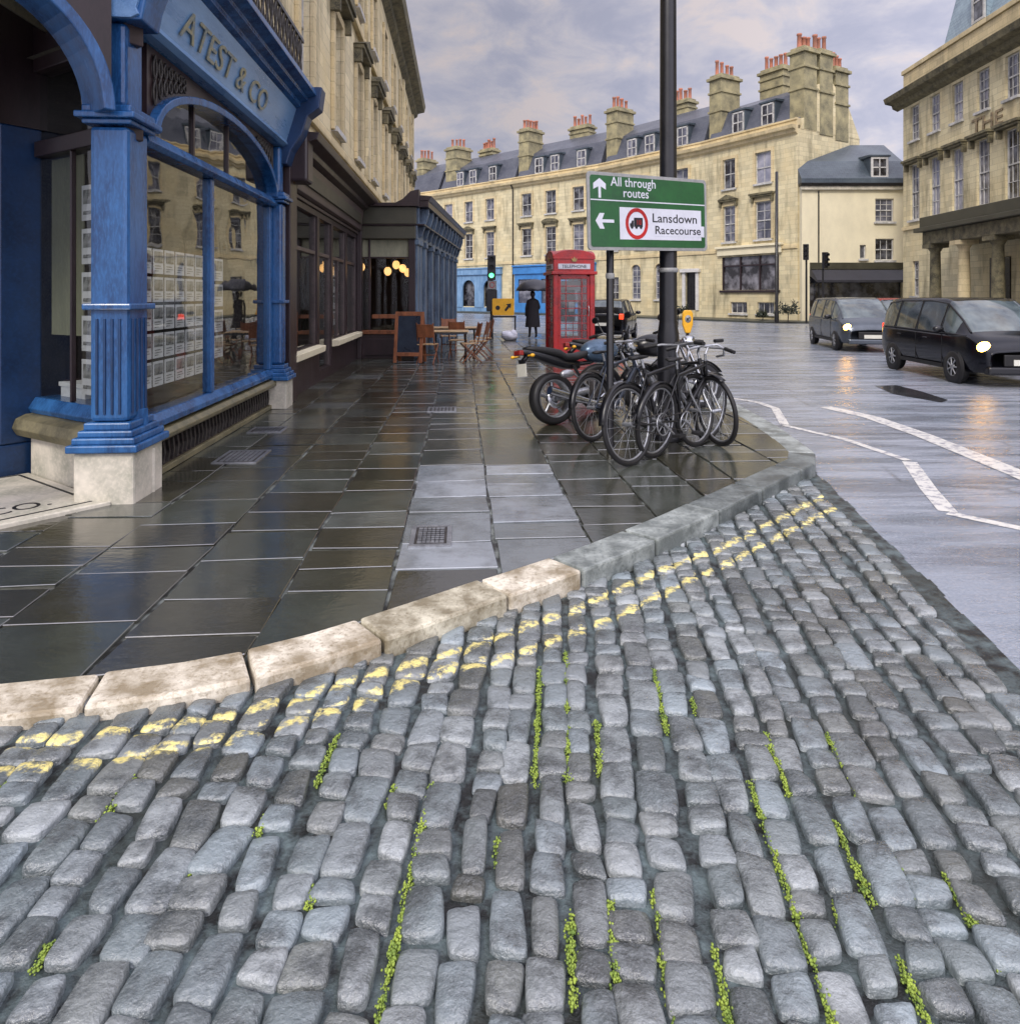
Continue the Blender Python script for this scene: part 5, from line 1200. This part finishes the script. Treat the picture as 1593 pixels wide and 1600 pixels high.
# ================================================================== CAFE FURNITURE
bd = thing('menu_board', 'wooden framed chalk board standing in front of the cafe', 'menu board', (-2.38, 16.75, 0), R(-8))
tl = R(9)
def BMt(s=1): m_ = MB(); m_.X = Matrix.Translation((0,0,1.22)) @ Matrix.Rotation(-tl*s, 4, 'X') @ Matrix.Translation((0,0,-1.22)); return m_
BMt(1).box(-.35,-.27,-.02,.02,.0,1.22).box(.27,.35,-.02,.02,.0,1.22).box(-.27,.27,-.02,.02,1.12,1.22).box(-.27,.27,-.02,.02,.16,.25).build('front_frame', WOOD, bd, bevel=.006)
BMt(1).box(-.27,.27,-.01,.01,.25,1.12).build('chalk_panel', SLATEB, bd)
BMt(-1).box(-.35,-.27,.0,.035,.0,1.20).box(.27,.35,.0,.035,.0,1.20).box(-.27,.27,0,.035,.16,.25).build('rear_frame', WOOD, bd, bevel=.006)
def table(x, y, label, rz=0, sx=.6):
    t = thing('cafe_table', label, 'table', (x, y, 0), rz, 'tables outside the cafe'); mb = MB()
    for k in range(6): mb.box(-sx, sx, -.36+k*.122, -.36+k*.122+.112, .72, .745)
    mb.build('tabletop', WOOD_L, t, bevel=.004)
    MB().box(-sx+.04,sx-.04,-.33,-.29,.67,.719).box(-sx+.04,sx-.04,.29,.33,.67,.719).build('apron', BLACK, t)
    for s in (-1, 1):
        for q_ in (-1, 1): MB().tube([(s*(sx-.08), q_*.28, .70), (s*(sx-.08), -q_*.30, 0)], .018, 6).build('leg', BLACK, t)
    return t
table(-1.62, 17.35, 'pale slatted cafe table nearest the menu board', R(5)); table(-1.50, 19.3, 'pale slatted cafe table farther along the cafe wall', R(5)); 
def chair(x, y, rz, label):
    t = thing('cafe_chair', label, 'chair', (x, y, 0), rz, 'wooden chairs outside the cafe'); s_ = MB()
    for k in range(5): s_.box(-.21, .21, -.2+k*.082, -.2+k*.082+.074, .44, .462)
    s_.build('seat', WOOD_L, t, bevel=.003)
    b_ = MB(); 
    b_.side([(.20,.62),(.222,.62),(.285,.93),(.263,.93)], -.20, .20)
    b_.build('backrest', WOOD, t, bevel=.006)
    for s in (-1, 1):
        MB().tube([(s*.20,-.2,0),(s*.20,.16,.46),(s*.20,.27,.96)], .016, 6).build('rear_leg', WOOD, t); MB().tube([(s*.20,.26,0),(s*.20,-.18,.44)], .016, 6).build('front_leg', WOOD, t)
    MB().tube([(-.2,.12,.2),(.2,.12,.2)], .012, 6).build('stretcher', WOOD, t)
    return t
for a in [(-.98,17.0,R(-75),'brown cafe chair at the near right corner of the tables'),(-.80,17.9,R(-100),'brown cafe chair pulled out farthest towards the phone box'),(-1.95,16.75,R(170),'brown cafe chair beside the menu board'),(-.72,19.2,R(-85),'brown cafe chair at the street end of the farther table'),(-1.75,20.1,R(5),'brown cafe chair behind the farther table'),(-1.35,18.3,R(175),'brown cafe chair between the two tables')]: chair(*a)

# ================================================================== BICYCLES
def wheel(parent, c, r, tyre_w=.022, spokes=20, rim=.018, axis_rot=0, name='wheel', tm=None):
    mb = MB(); pts = [(c[0]+(r-tyre_w)*math.cos(a), c[1], c[2]+(r-tyre_w)*math.sin(a)) for a in [2*math.pi*k/40 for k in range(40)]]
    mb.tube(pts, tyre_w, 8, closed=True); w_ = mb.build(name, RUBBER, parent)
    m2 = MB(); pts = [(c[0]+(r-2*tyre_w-.004)*math.cos(a), c[1], c[2]+(r-2*tyre_w-.004)*math.sin(a)) for a in [2*math.pi*k/40 for k in range(40)]]; m2.tube(pts, rim*.6, 6, closed=True); m2.build('rim', ALU, w_)
    m3 = MB()
    for k in range(spokes):
        a = 2*math.pi*k/spokes; s = .03 if k % 2 else -.03; m3.tube([(c[0]+.015*math.cos(a+.6), c[1]+s, c[2]+.015*math.sin(a+.6)), (c[0]+(r-2*tyre_w)*math.cos(a), c[1], c[2]+(r-2*tyre_w)*math.sin(a))], .0016, 3)
    m3.tube([(c[0],c[1]-.05,c[2]),(c[0],c[1]+.05,c[2])], .018, 8); m3.build('spokes', ALU, w_)
    return w_
def bicycle(label, back, front, lean=0, fm=None, s=1.05, bars='flat', steer=0, basket=False):
    d = Vector(front)-Vector(back); rz = math.atan2(d.y, d.x)
    t = thing('bicycle', label, 'bicycle', (back[0], back[1], 0), 0, 'bicycles parked by the lamp column'); t.rotation_euler = (R(lean), 0, rz); t.scale = (s,)*3
    rot = Matrix.Rotation(rz, 4, 'Z') @ Matrix.Rotation(R(lean), 4, 'X'); t.rotation_euler = rot.to_euler()
    r = .345; A = (0,0,r); B = (1.06,0,r); bb = (.44,0,.29); st = (.30,0,.80); ht_ = (.86,0,.84); hb = (.90,0,.68); fm = fm or BLACK
    wheel(t, A, r); wheel(t, B, r)
    fr = MB(); fr.tube([bb, st], .017, 8); fr.tube([(.325,0,.73), (.865,0,.80)], .017, 8); fr.tube([bb, hb], .021, 8); fr.tube([ht_, hb], .021, 8)
    for y in (-.055, .055): fr.tube([A[:1]+(y,)+A[2:], (.44,y*.5,.29)], .010, 6); fr.tube([(0,y,r), (.315,y*.3,.755)], .009, 6)
    fr.build('frame', fm, t)
    fk = MB()
    for y in (-.05, .05): fk.tube([(.905,y*.8,.66), (.95,y,.5), (1.06,y,r)], [.013,.012,.009], 6)
    fk.tube([(.905,-.04,.665),(.905,.04,.665)], .016, 6); fk.tube([ht_, (.845,0,.90)], .014, 6); fk.build('fork', ALU if fm is BLACK else fm, t)
    hb_ = MB()
    if bars == 'flat': hb_.tube([(.80,-.31,.97),(.86,-.16,.985),(.90,0,.97),(.86,.16,.985),(.80,.31,.97)], .012, 8)
    else: hb_.tube([(.86,-.20,.83),(.97,-.21,.85),(1.0,-.2,.92),(.95,-.16,.96),(.88,0,.96),(.95,.16,.96),(1.0,.2,.92),(.97,.21,.85),(.86,.20,.83)], .013, 8)
    hb_.tube([(.845,0,.90),(.89,0,.965)], .013, 6); hb_.build('handlebar', ALU, t)
    for y in (-1, 1): MB().tube([(.80,y*.32,.97),(.85,y*.20,.985)], .019, 8).build('grip', BLACK_M, t)
    MB().tube([st,(.275,0,.88)], .013, 8).build('seat_post', ALU, t)
    sd = MB(); sd.add([(.10,-.075,.90),(.10,.075,.90),(.17,.08,.915),(.17,-.08,.915),(.28,-.035,.91),(.28,.035,.91),(.40,-.018,.905),(.40,.018,.905),(.10,-.06,.87),(.10,.06,.87),(.28,-.025,.875),(.28,.025,.875),(.40,-.012,.885),(.40,.012,.885)],
        [(0,3,2,1),(3,4,5,2),(4,6,7,5),(0,1,9,8),(8,9,11,10),(10,11,13,12),(6,12,13,7),(0,8,10,4),(0,4,3),(4,10,12,6),(1,2,5),(1,5,11,9),(5,7,13,11)], True)
    sd.build('saddle', BLACK_M, t, subsurf=1)
    ck = MB(); pts = [(.44+.095*math.cos(a), -.055, .29+.095*math.sin(a)) for a in [2*math.pi*k/24 for k in range(24)]]; ck.tube(pts, .007, 5, closed=True)
    for k in range(5): a = 2*math.pi*k/5; ck.tube([(.44,-.055,.29),(.44+.09*math.cos(a),-.055,.29+.09*math.sin(a))], .006, 4)
    ck.tube([(.44,-.075,.29),(.56,-.085,.18)], .011, 6); ck.tube([(.44,.075,.29),(.32,.085,.40)], .011, 6); ck.tube([(.44,-.08,.29),(.44,.08,.29)], .018, 8); ck.build('crank', ALU, t)
    MB().box(.51,.61,-.17,-.09,.165,.19).build('pedal', BLACK_M, t); MB().box(.27,.37,.09,.17,.39,.415).build('pedal', BLACK_M, t)
    ch = MB(); ch.tube([(.44,-.055,.385),(0,-.055,.385)], .005, 4); ch.tube([(.44,-.055,.195),(0,-.055,.31)], .005, 4); ch.build('chain', IRON, t)
    for cc, a0, a1 in ((A, 20, 175), (B, 60, 160)):
        mg = MB(); mg.add([(cc[0]+(r+.014)*math.cos(R(a0+(a1-a0)*k/16)), y, cc[2]+(r+.014)*math.sin(R(a0+(a1-a0)*k/16))) for k in range(17) for y in (-.028, .028)], [(2*i, 2*i+1, 2*i+3, 2*i+2) for i in range(16)], True); mg.build('mudguard', BLACK, t).modifiers.new('s','SOLIDIFY').thickness = .003
    return t
bicycle('black bicycle with its large rear wheel nearest the kerb', (1.14,6.62), (1.95,7.42), -6, s=1.12)
bicycle('dark bicycle behind the nearest one, leaning by the motorcycle', (.92,7.72), (1.70,8.62), -5, fm=weather('navy_frame', (44,52,66), 0.3, 0.2, 5), s=1.08)
bicycle('black bicycle farthest right with its front wheel towards the road', (1.90,8.62), (2.20,7.62), 7, bars='drop', s=1.1)
bicycle('black bicycle wedged between the nearest one and the lamp column', (1.42,6.95), (2.12,7.72), 5, s=1.08)

# ================================================================== MOTORCYCLES
def motorcycle(label, back, front, tank=BLUETANK, lean=-8, s=1.0):
    d = Vector(front)-Vector(back); rz = math.atan2(d.y, d.x)
    t = thing('motorcycle', label, 'motorcycle', (back[0], back[1], 0), 0, 'motorcycles parked by the lamp column')
    t.rotation_euler = (Matrix.Rotation(rz, 4, 'Z') @ Matrix.Rotation(R(lean), 4, 'X')).to_euler(); t.scale = (s,)*3
    r = .315
    for cx, w_ in ((0, .085), (1.42, .06)):
        mb = MB(); mb.lathe([(r-.09,-w_*.75),(r-.04,-w_),(r-.01,-w_*.6),(r,0),(r-.01,w_*.6),(r-.04,w_),(r-.09,w_*.75),(r-.09,-w_*.75)], 40, (cx,0,r), axis='Y'); wo_ = mb.build('wheel', RUBBER, t)
        m2 = MB(); m2.lathe([(r-.088,-w_*.8),(r-.105,-w_*.8),(r-.115,-w_*.3),(r-.115,w_*.3),(r-.105,w_*.8),(r-.088,w_*.8)], 36, (cx,0,r), axis='Y')
        for k in range(5): a = 2*math.pi*k/5+.3; m2.tube([(cx,0,r),(cx+(r-.11)*math.cos(a),0,r+(r-.11)*math.sin(a))], [.028,.018], 6)
        m2.lathe([(0,-.07),(.05,-.07),(.05,.07),(0,.07)], 16, (cx,0,r), axis='Y'); m2.build('rim', ALU, wo_)
        m3 = MB(); m3.lathe([(.06,-w_*.9-.01),(.12,-w_*.9-.01),(.12,-w_*.9-.004),(.06,-w_*.9-.004)], 28, (cx,0,r), axis='Y'); m3.build('brake_disc', CHROME, wo_)
    MB().tube([(-.03,-.12,r),(.12,-.125,.335),(.45,-.10,.38)], [.030,.045,.05], 10).tube([(0,.12,r),(.45,.10,.38)], [.03,.045], 8).build('swing_arm', ALU, t)
    MB().ell((.62,0,.42), (.24,.17,.21), 16, 10).box(.45,.82,-.14,.14,.27,.50).build('engine', IRON, t, bevel=.02)
    for k in range(5): pass
    MB().tube([(.75,-.12,.35),(.5,-.19,.22),(.2,-.20,.30),(-.18,-.22,.42)], [.025,.03,.05,.055], 10).build('exhaust', CHROME, t)
    MB().tube([(1.12,0,.92),(.80,0,.62),(.50,0,.40)], .03, 8).tube([(1.10,0,.86),(.60,0,.72),(.28,0,.70),(-.25,0,.86)], .025, 8).tube([(.28,-.1,.70),(.45,-.1,.4)], .02, 8).build('frame', BLACK, t)
    MB().ell((.78,0,.86), (.29,.155,.155), 20, 12).build('fuel_tank', tank, t)
    def slab(st, nm, mt):
        n_ = 10; vv = []
        for x_, hw_, zc_, hz_ in st:
            for k in range(n_): a = 2*math.pi*k/n_; ca, sa = math.cos(a), math.sin(a); vv.append((x_, hw_*math.copysign(abs(ca)**.6, ca), zc_+hz_*math.copysign(abs(sa)**.6, sa)))
        ff_ = [(i*n_+k, (i+1)*n_+k, (i+1)*n_+(k+1)%n_, i*n_+(k+1)%n_) for i in range(len(st)-1) for k in range(n_)]+[tuple(range(n_)), tuple(range(len(vv)-1, len(vv)-n_-1, -1))]
        return MB().add(vv, ff_, True).build(nm, mt, t)
    slab([(.58,.05,.86,.02),(.50,.11,.825,.045),(.34,.14,.795,.05),(.18,.14,.80,.05),(.10,.13,.85,.055),(-.05,.11,.885,.05),(-.22,.09,.915,.04),(-.34,.05,.93,.02)], 'seat', BLACK_M)
    slab([(.40,.08,.70,.05),(.20,.10,.72,.06),(.0,.11,.78,.06),(-.2,.10,.84,.05),(-.36,.075,.885,.035),(-.43,.05,.90,.02)], 'tail_cowl', BLACK)
    MB().box(-.46,-.40,-.07,.07,.85,.91).build('rear_light', RED_D, t, bevel=.01)
    MB().side([(-.07,.80),(.07,.80),(.05,.60),(-.05,.60)], -.40, -.385).tube([(-.30,0,.86),(-.38,0,.78)], .03, 6).build('rear_mudguard', BLACK, t)
    MB().box(-.408, -.401, -.10, .10, .60, .75).build('number_plate', PLATE, t)
    MB().tube([(-.36,-.1,.84),(-.38,-.2,.84)], .012, 6).ell((-.38,-.22,.84), (.03,.03,.022), 8, 6).build('indicator', YELLOW, t); MB().tube([(-.36,.1,.84),(-.38,.2,.84)], .012, 6).ell((-.38,.22,.84), (.03,.03,.022), 8, 6).build('indicator', YELLOW, t)
    for y in (-.10, .10): MB().tube([(1.42,y,r),(1.17,y,.95)], [.03,.022], 10).build('fork', CHROME, t)
    fe = MB(); fe.add([(1.42+(r+.025)*math.cos(R(30+120*k/14)), y, r+(r+.025)*math.sin(R(30+120*k/14))) for k in range(15) for y in (-.07, .07)], [(2*i, 2*i+1, 2*i+3, 2*i+2) for i in range(14)], True); fe.build('front_mudguard', BLACK, t).modifiers.new('s','SOLIDIFY').thickness = .006
    MB().lathe([(0,.0),(.07,.01),(.09,.06),(.09,.14),(.0,.17)], 16, (1.20,0,.90), axis='X').build('headlamp', CHROME, t)
    MB().tube([(.96,-.38,1.06),(1.04,-.2,1.09),(1.12,-.06,1.01),(1.12,.06,1.01),(1.04,.2,1.09),(.96,.38,1.06)], .013, 8).build('handlebar', CHROME, t)
    for y in (-1, 1):
        MB().tube([(.94,y*.39,1.055),(1.0,y*.27,1.078)], .021, 8).build('grip', BLACK_M, t)
        MB().tube([(1.05,y*.22,1.09),(1.03,y*.30,1.25)], .007, 6).ell((1.02,y*.33,1.28), (.02,.075,.045), 12, 8).build('mirror', BLACK, t)
    MB().tube([(.5,.12,.3),(.42,.32,.02)], .014, 6).build('side_stand', BLACK, t)
    MB().ell((.10,-.21,.60), (.11,.04,.05), 8, 6).tube([(.45,-.15,.42),(.20,-.2,.60)], .012, 6).build('foot_peg', ALU, t)
    return t
motorcycle('dark motorcycle with silver swing arm and blue grey tank, seen from behind', (.55,8.72), (1.75,9.45), s=1.03)
motorcycle('black motorcycle half hidden behind the bicycles and lamp column', (1.25,9.75), (2.45,9.95), tank=BLACK, s=1.05)
t = MB().lathe([(0,.28),(.10,.27),(.15,.2),(.165,.08),(.155,.0),(0,0)], 20); ho = t.build('helmet', BLACK, loc=(1.72, 9.28, .98)); 
bpy.data.objects.remove(ho)

# ================================================================== CARS
def car(label, rear, front, paint, W=1.76, H_=1.62, Lr=.80, Lf=.85, lights=True, plate_txt=None, kind='mpv', name='parked_car', cat='car', facing=True):
    """rear, front: ground points under the near-side wheels; the body lies to the local +y side"""
    d = Vector(front)-Vector(rear); wb = d.length; rz = math.atan2(d.y, d.x)
    t = thing(name, label, cat, (rear[0], rear[1], ROAD+.008), rz)
    s = W/2; c0 = s           # local x forward, body centre at y=+s (driver's left side = viewer side is y=0)
    # stations: x, half width, sill z, belt z, roof z, roof half width
    L0, L1 = -Lr, wb+Lf
    if kind == 'mpv':
        S_ = [(L0,.70,.42,.92,.98,.66),(L0+.06,.80,.30,.98,1.30,.70),(L0+.28,.86,.26,1.00,H_-.06,.66),(L0+.9,.88,.25,1.00,H_,.66),(wb*.55,.88,.25,.98,H_+.01,.66),(wb*.80,.88,.25,.97,H_-.05,.64),(wb+.02,.88,.25,.96,1.28,.66),(wb+.38,.86,.25,.95,1.03,.72),(wb+.62,.82,.26,.86,.93,.66),(L1-.06,.72,.28,.72,.80,.58),(L1,.62,.34,.62,.66,.52)]
    def prof_at(st):
        x, hw, zs, zb, zr, rw = st
        return [(hw*.93, zs), (hw, zs+(zb-zs)*.35), (hw*.995, zb-.06), (hw*.965, zb), (rw+(hw*.965-rw)*.12, zr-.05 if zr-zb > .12 else zb+(zr-zb)*.7), (rw*.80, zr), (0, zr+.02)]
    def cr(a_, b_, c_, d_, t_): return tuple(.5*((2*q1)+(-q0+q2)*t_+(2*q0-5*q1+4*q2-q3)*t_*t_+(-q0+3*q1-3*q2+q3)*t_**3) for q0, q1, q2, q3 in zip(a_, b_, c_, d_))
    SUB = 3; S2 = []; SI = []
    for i in range(len(S_)-1):
        for j in range(SUB): S2.append(cr(S_[max(i-1,0)], S_[i], S_[i+1], S_[min(i+2,len(S_)-1)], j/SUB)); SI.append(i)
    S2.append(S_[-1])
    PR = []; KI_ = []
    for i, st in enumerate(S2):
        P_ = prof_at(st); Q = []
        for k in range(6):
            for j in range(SUB):
                Q.append(cr(P_[max(k-1,0)], P_[k], P_[k+1], P_[k+2] if k+2 < 7 else (-P_[5][0], P_[5][1]), j/SUB))
                if i == 0: KI_.append(k)
        Q.append(P_[6]); PR.append(Q)
    def pt(i, k, side): y, z = PR[i*SUB][k*SUB]; return (S2[i*SUB][0], c0+side*y, z)
    nk = len(PR[0]); grid = {}; vs_ = []
    for i in range(len(S2)):
        for k in range(nk):
            y, z = PR[i][k]; grid[i,k,-1] = len(vs_); vs_.append((S2[i][0], c0-y, z))
            if k < nk-1: grid[i,k,1] = len(vs_); vs_.append((S2[i][0], c0+y, z))
            else: grid[i,k,1] = grid[i,k,-1]
    body = []; gls = []; wind = []; rearg = []
    for i in range(len(S2)-1):
        for k in range(nk-1):
            I, K = SI[i], KI_[k]
            for sd in (-1, 1):
                q_ = (grid[i,k,sd], grid[i+1,k,sd], grid[i+1,k+1,sd], grid[i,k+1,sd]); q_ = q_ if sd == -1 else q_[::-1]
                if 1 <= I <= 5 and K == 3: gls.append(q_)
                elif I in (5, 6) and K >= 4: wind.append(q_)
                elif I == 1 and K >= 4: rearg.append(q_)
                else: body.append(q_)
    n_ = len(S2)-1
    for i in (0, n_):
        f = [grid[i,k,-1] for k in range(nk)]+[grid[i,k,1] for k in range(nk-2,-1,-1)]; body.append(tuple(f) if i == n_ else tuple(reversed(f)))
    body.append(tuple([grid[i,0,-1] for i in range(n_+1)][::-1]+[grid[i,0,1] for i in range(n_+1)]))
    m_ = MB(); m_.add(vs_, body, True); bo_ = m_.build('body', paint, t); bo_.modifiers.new('w','WELD')
    def lift(faces, nm, par):
        used = sorted({v for f in faces for v in f}); mp_ = {v: i for i, v in enumerate(used)}
        MB().add([vs_[v] for v in used], [tuple(mp_[v] for v in f) for f in faces], True).build(nm, CARGL, par)
    lift(gls, 'side_window', t); lift(wind, 'windscreen', t); lift(rearg, 'rear_window', t)
    # pillars and trim on both sides
    for sd in (-1, 1):
        tr = MB()
        for xi in (L0+.9, wb*.42, wb*.80):
            j = [i for i in range(len(S_)-1) if S_[i][0] <= xi <= S_[i+1][0]][0]; a = S_[j]; b = S_[j+1]; u_ = (xi-a[0])/(b[0]-a[0]); hw = a[1]+(b[1]-a[1])*u_; rw = a[5]+(b[5]-a[5])*u_; zr = a[4]+(b[4]-a[4])*u_; zb = a[3]+(b[3]-a[3])*u_
            tr.tube([(xi-.04, c0+sd*hw*.968, zb), (xi, c0+sd*(rw+(hw*.965-rw)*.12), zr-.05)], .028, 6)
        tr.tube([pt(i,3,sd) for i in range(1,8)], .016, 6); tr.tube([pt(i,4,sd) for i in range(1,8)], .022, 6); tr.build('pillar', paint if paint is not BLACKCAR else BLACK, t)
        MB().tube([(wb*.86, c0+sd*.86, .99), (wb*.88, c0+sd*.95, 1.02)], .02, 6).ell((wb*.88, c0+sd*1.0, 1.05), (.06,.11,.075), 12, 8).build('mirror', BLACK if facing else paint, t)
        for cx in (0, wb):
            yc = c0+sd*(s-.11)
            ar = MB(); ar.lathe([(0,-.012),(.375,-.012),(.375,.012),(0,.012)], 32, (cx, c0+sd*(.865), .31), axis='Y'); ar.build('wheel_arch', BLACK_M, t)
            w_ = MB().lathe([(.19,-.10),(.29,-.10),(.318,-.07),(.32,0),(.318,.07),(.29,.10),(.19,.10)], 32, (cx, yc+sd*.03, .318), axis='Y').build('wheel', RUBBER, t)
            rm = MB(); yy = yc+sd*.13
            rm.lathe([(.0,0),(.05,0),(.06,-.02*sd)], 16, (cx, yy, .318), axis='Y'); rm.lathe([(.17,-.01*sd),(.20,0),(.205,-.03*sd)], 28, (cx, yy, .318), axis='Y')
            for k in range(7): a = 2*math.pi*k/7; rm.tube([(cx, yy, .318), (cx+.18*math.cos(a), yy-.01*sd, .318+.18*math.sin(a))], .018, 5)
            rm.build('rim', ALU, w_)
        # headlight
        hl = MB(); hl.X = Matrix.Translation((L1-.20, c0+sd*.60, .74)) @ Matrix.Rotation(sd*R(28)*-1, 4, 'Z') @ Matrix.Rotation(R(30), 4, 'Y'); hl.ell((0,0,0), (.13,.23,.12), 16, 10)
        hl.build('headlight', HEADL if (lights and sd == -1) else (CHROME if facing else CHROME), t)
        tl_ = MB().box(L0-.01, L0+.10, c0+sd*.62, c0+sd*.78, .86, 1.06).build('tail_light', TAILL, t, bevel=.02)
    MB().box(L1-.08, L1+.035, c0-.42, c0+.42, .40, .62).build('grille', BLACK_M, t, bevel=.02)
    MB().box(L1-.16, L1+.05, c0-.70, c0+.70, .24, .395).build('bumper', BLACK if paint is BLACKCAR else paint, t, bevel=.04)
    MB().box(L1+.036, L1+.05, c0-.26, c0+.26, .42, .53).build('number_plate', PLATE, t)
    MB().box(L0-.02, L0-.0, c0-.26, c0+.26, .62, .73).build('number_plate', PLATE, t)
    MB().tube([(wb*.55,.0+c0-.884,.84),(wb*.62,c0-.884,.84)], .012, 6).tube([(wb*.1,c0-.884,.86),(wb*.17,c0-.884,.86)], .012, 6).build('door_handle', paint, t)
    sm = MB()
    for xx in (wb*.42, wb*.84): sm.box(xx-.004, xx+.004, c0-.888, c0-.872, .34, .93)
    sm.box(.4, wb-.4, c0-.888, c0-.86, .26, .34); sm.build('door_seam', BLACK_M, t)
    MB().tube([(wb+.25,c0-.5,1.09),(wb+.12,c0+.1,1.19)], .01, 5).tube([(wb+.25,c0+.1,1.10),(wb+.12,c0+.6,1.19)], .01, 5).build('wiper', BLACK_M, t)
    return t
car('black people carrier with lit headlight on the wet road, front right', (9.02,16.6), (8.80,14.0), BLACKCAR, H_=1.66)
car('grey people carrier with lit headlight, behind the black one', (10.85,25.3), (10.32,22.4), GREYCAR, H_=1.64)
car('dark car seen from behind with red tail lights beyond the phone box', (4.45,26.4), (5.25,28.9), BLACKCAR, lights=False, H_=1.58, facing=False).rotation_euler.z = R(74)
car('red car partly hidden between the grey and black cars', (15.2,30.8), (14.8,28.2), REDCAR, lights=False, H_=1.6)

# ================================================================== YELLOW BOLLARD, POLES, PLANTS, GRATES
bl = thing('keep_left_bollard', 'yellow bollard with round dark disc beside the lamp column', 'bollard', (6.55, 26.0, ROAD))
MB().box(-.9, .75, -.35, .35, 0, .12).build('island', BLACK_M, bl, bevel=.04)
MB().plate([(-.12,.40),(.12,.40),(.26,.75),(.26,1.22),(.17,1.36),(-.17,1.36),(-.26,1.22),(-.26,.75)], -.12, .12).build('shell', YELLOW, bl, bevel=.04)
MB().tube([(0,0,.1),(0,0,.42)], .08, 10).build('stem', BLACK, bl)
MB().lathe([(0,-.135),(.16,-.135),(.16,-.122)], 20, (0,0,1.0), axis='Y').build('disc', GREYP, bl); MB().plate(arrow(0, 1.0, .2, R(130), .04, .06), -.142, -.136).build('arrow', SIGNK, bl)
bl.scale = (.72,.72,.88)
t = thing('street_pole', 'tall dark pole against the end house, left of the cream building', 'pole', (15.9, 42.0, -.01))
MB().lathe([(.13,0),(.13,.6),(.10,.7),(.085,9.0),(0,9.05)], 12).build('shaft', BLACK, t)
traffic_light(17.25, 41.0, 'dark traffic signal at the foot of the cream building, left one', R(-30), green=False, lower=False, top=4.6)
traffic_light(18.0, 40.5, 'dark traffic signal at the foot of the cream building, right one', R(20), green=False, lower=False, top=4.1)
def shrub(x, y, z, r, label, n=260):
    rg_ = random.Random(int(x*10)); t = thing('shrub', label, 'plant', (x, y, z)); mb = MB()
    for i in range(n):
        a, b = rg_.uniform(0, 6.28), rg_.uniform(-.2, 1); rr = r*rg_.uniform(.3, 1)*(1+.25*math.sin(3*a)); p = Vector((rr*math.cos(a)*math.sqrt(1-b*b*.6), rr*math.sin(a)*math.sqrt(1-b*b*.6), r*.8+rr*b))
        u1 = Vector((rg_.gauss(0,1), rg_.gauss(0,1), rg_.gauss(0,1))).normalized()*.11; u2 = u1.orthogonal().normalized()*.06; mb.add([p-u1, p+u2, p+u1, p-u2], [(0,1,2,3)])
    mb.build('foliage', LEAF, t); MB().tube([(0,0,0),(.03,0,r*.7)], .03, 6).build('stem', BROWN, t)
shrub(12.6, 51.3, -.01, .5, 'dark shrub by the steps of the black door'); shrub(17.2, 43.6, -.01, .75, 'dark shrub at the corner of the end house')
shrub(16.6, 46.3, -.01, .38, 'small dark plant below the shop window of the end house')
# iron covers in the pavement
def cover(name, label, cx, cy, w, d, rz=0, slots=9, z=.004):
    t = thing(name, label, 'drain cover', (cx, cy, z), FRZ-math.pi/2+rz); 
    MB().box(-w/2, -w/2+.03, -d/2, d/2, -.01, .006).box(w/2-.03, w/2, -d/2, d/2, -.01, .006).box(-w/2+.03, w/2-.03, -d/2, -d/2+.03, -.01, .006).box(-w/2+.03, w/2-.03, d/2-.03, d/2, -.01, .006).build('rim', ALU, t)
    MB().box(-w/2+.03, w/2-.03, -d/2+.03, d/2-.03, -.01, .002).build('plate', IRON, t); mb = MB()
    for k in range(slots):
        x = -w/2+.05+(w-.1)*(k+.5)/slots
        for j in range(7): y = -d/2+.06+(d-.12)*(j+.5)/7; mb.box(x-.016, x+.016, y-.026, y+.026, .0021, .007)
    mb.build('tread', ALU, t)
g = y_from_px(673, 838, 1.6); cover('access_cover', 'square studded metal cover set in the bright flags', g.x, g.y, .27, .40, slots=6)
g = y_from_px(378, 714, 1.6); cover('drain_grate', 'long ribbed drain grate beside the blue shop, nearer one', g.x, g.y, .42, .55, slots=7)
g = y_from_px(418, 672, 1.6); cover('drain_grate', 'short ribbed drain grate by the far blue pillar', g.x, g.y, .40, .35, slots=7)
g = y_from_px(690, 640, 1.6); cover('drain_grate', 'small metal cover in the middle of the pavement', g.x, g.y, .40, .40, slots=6)
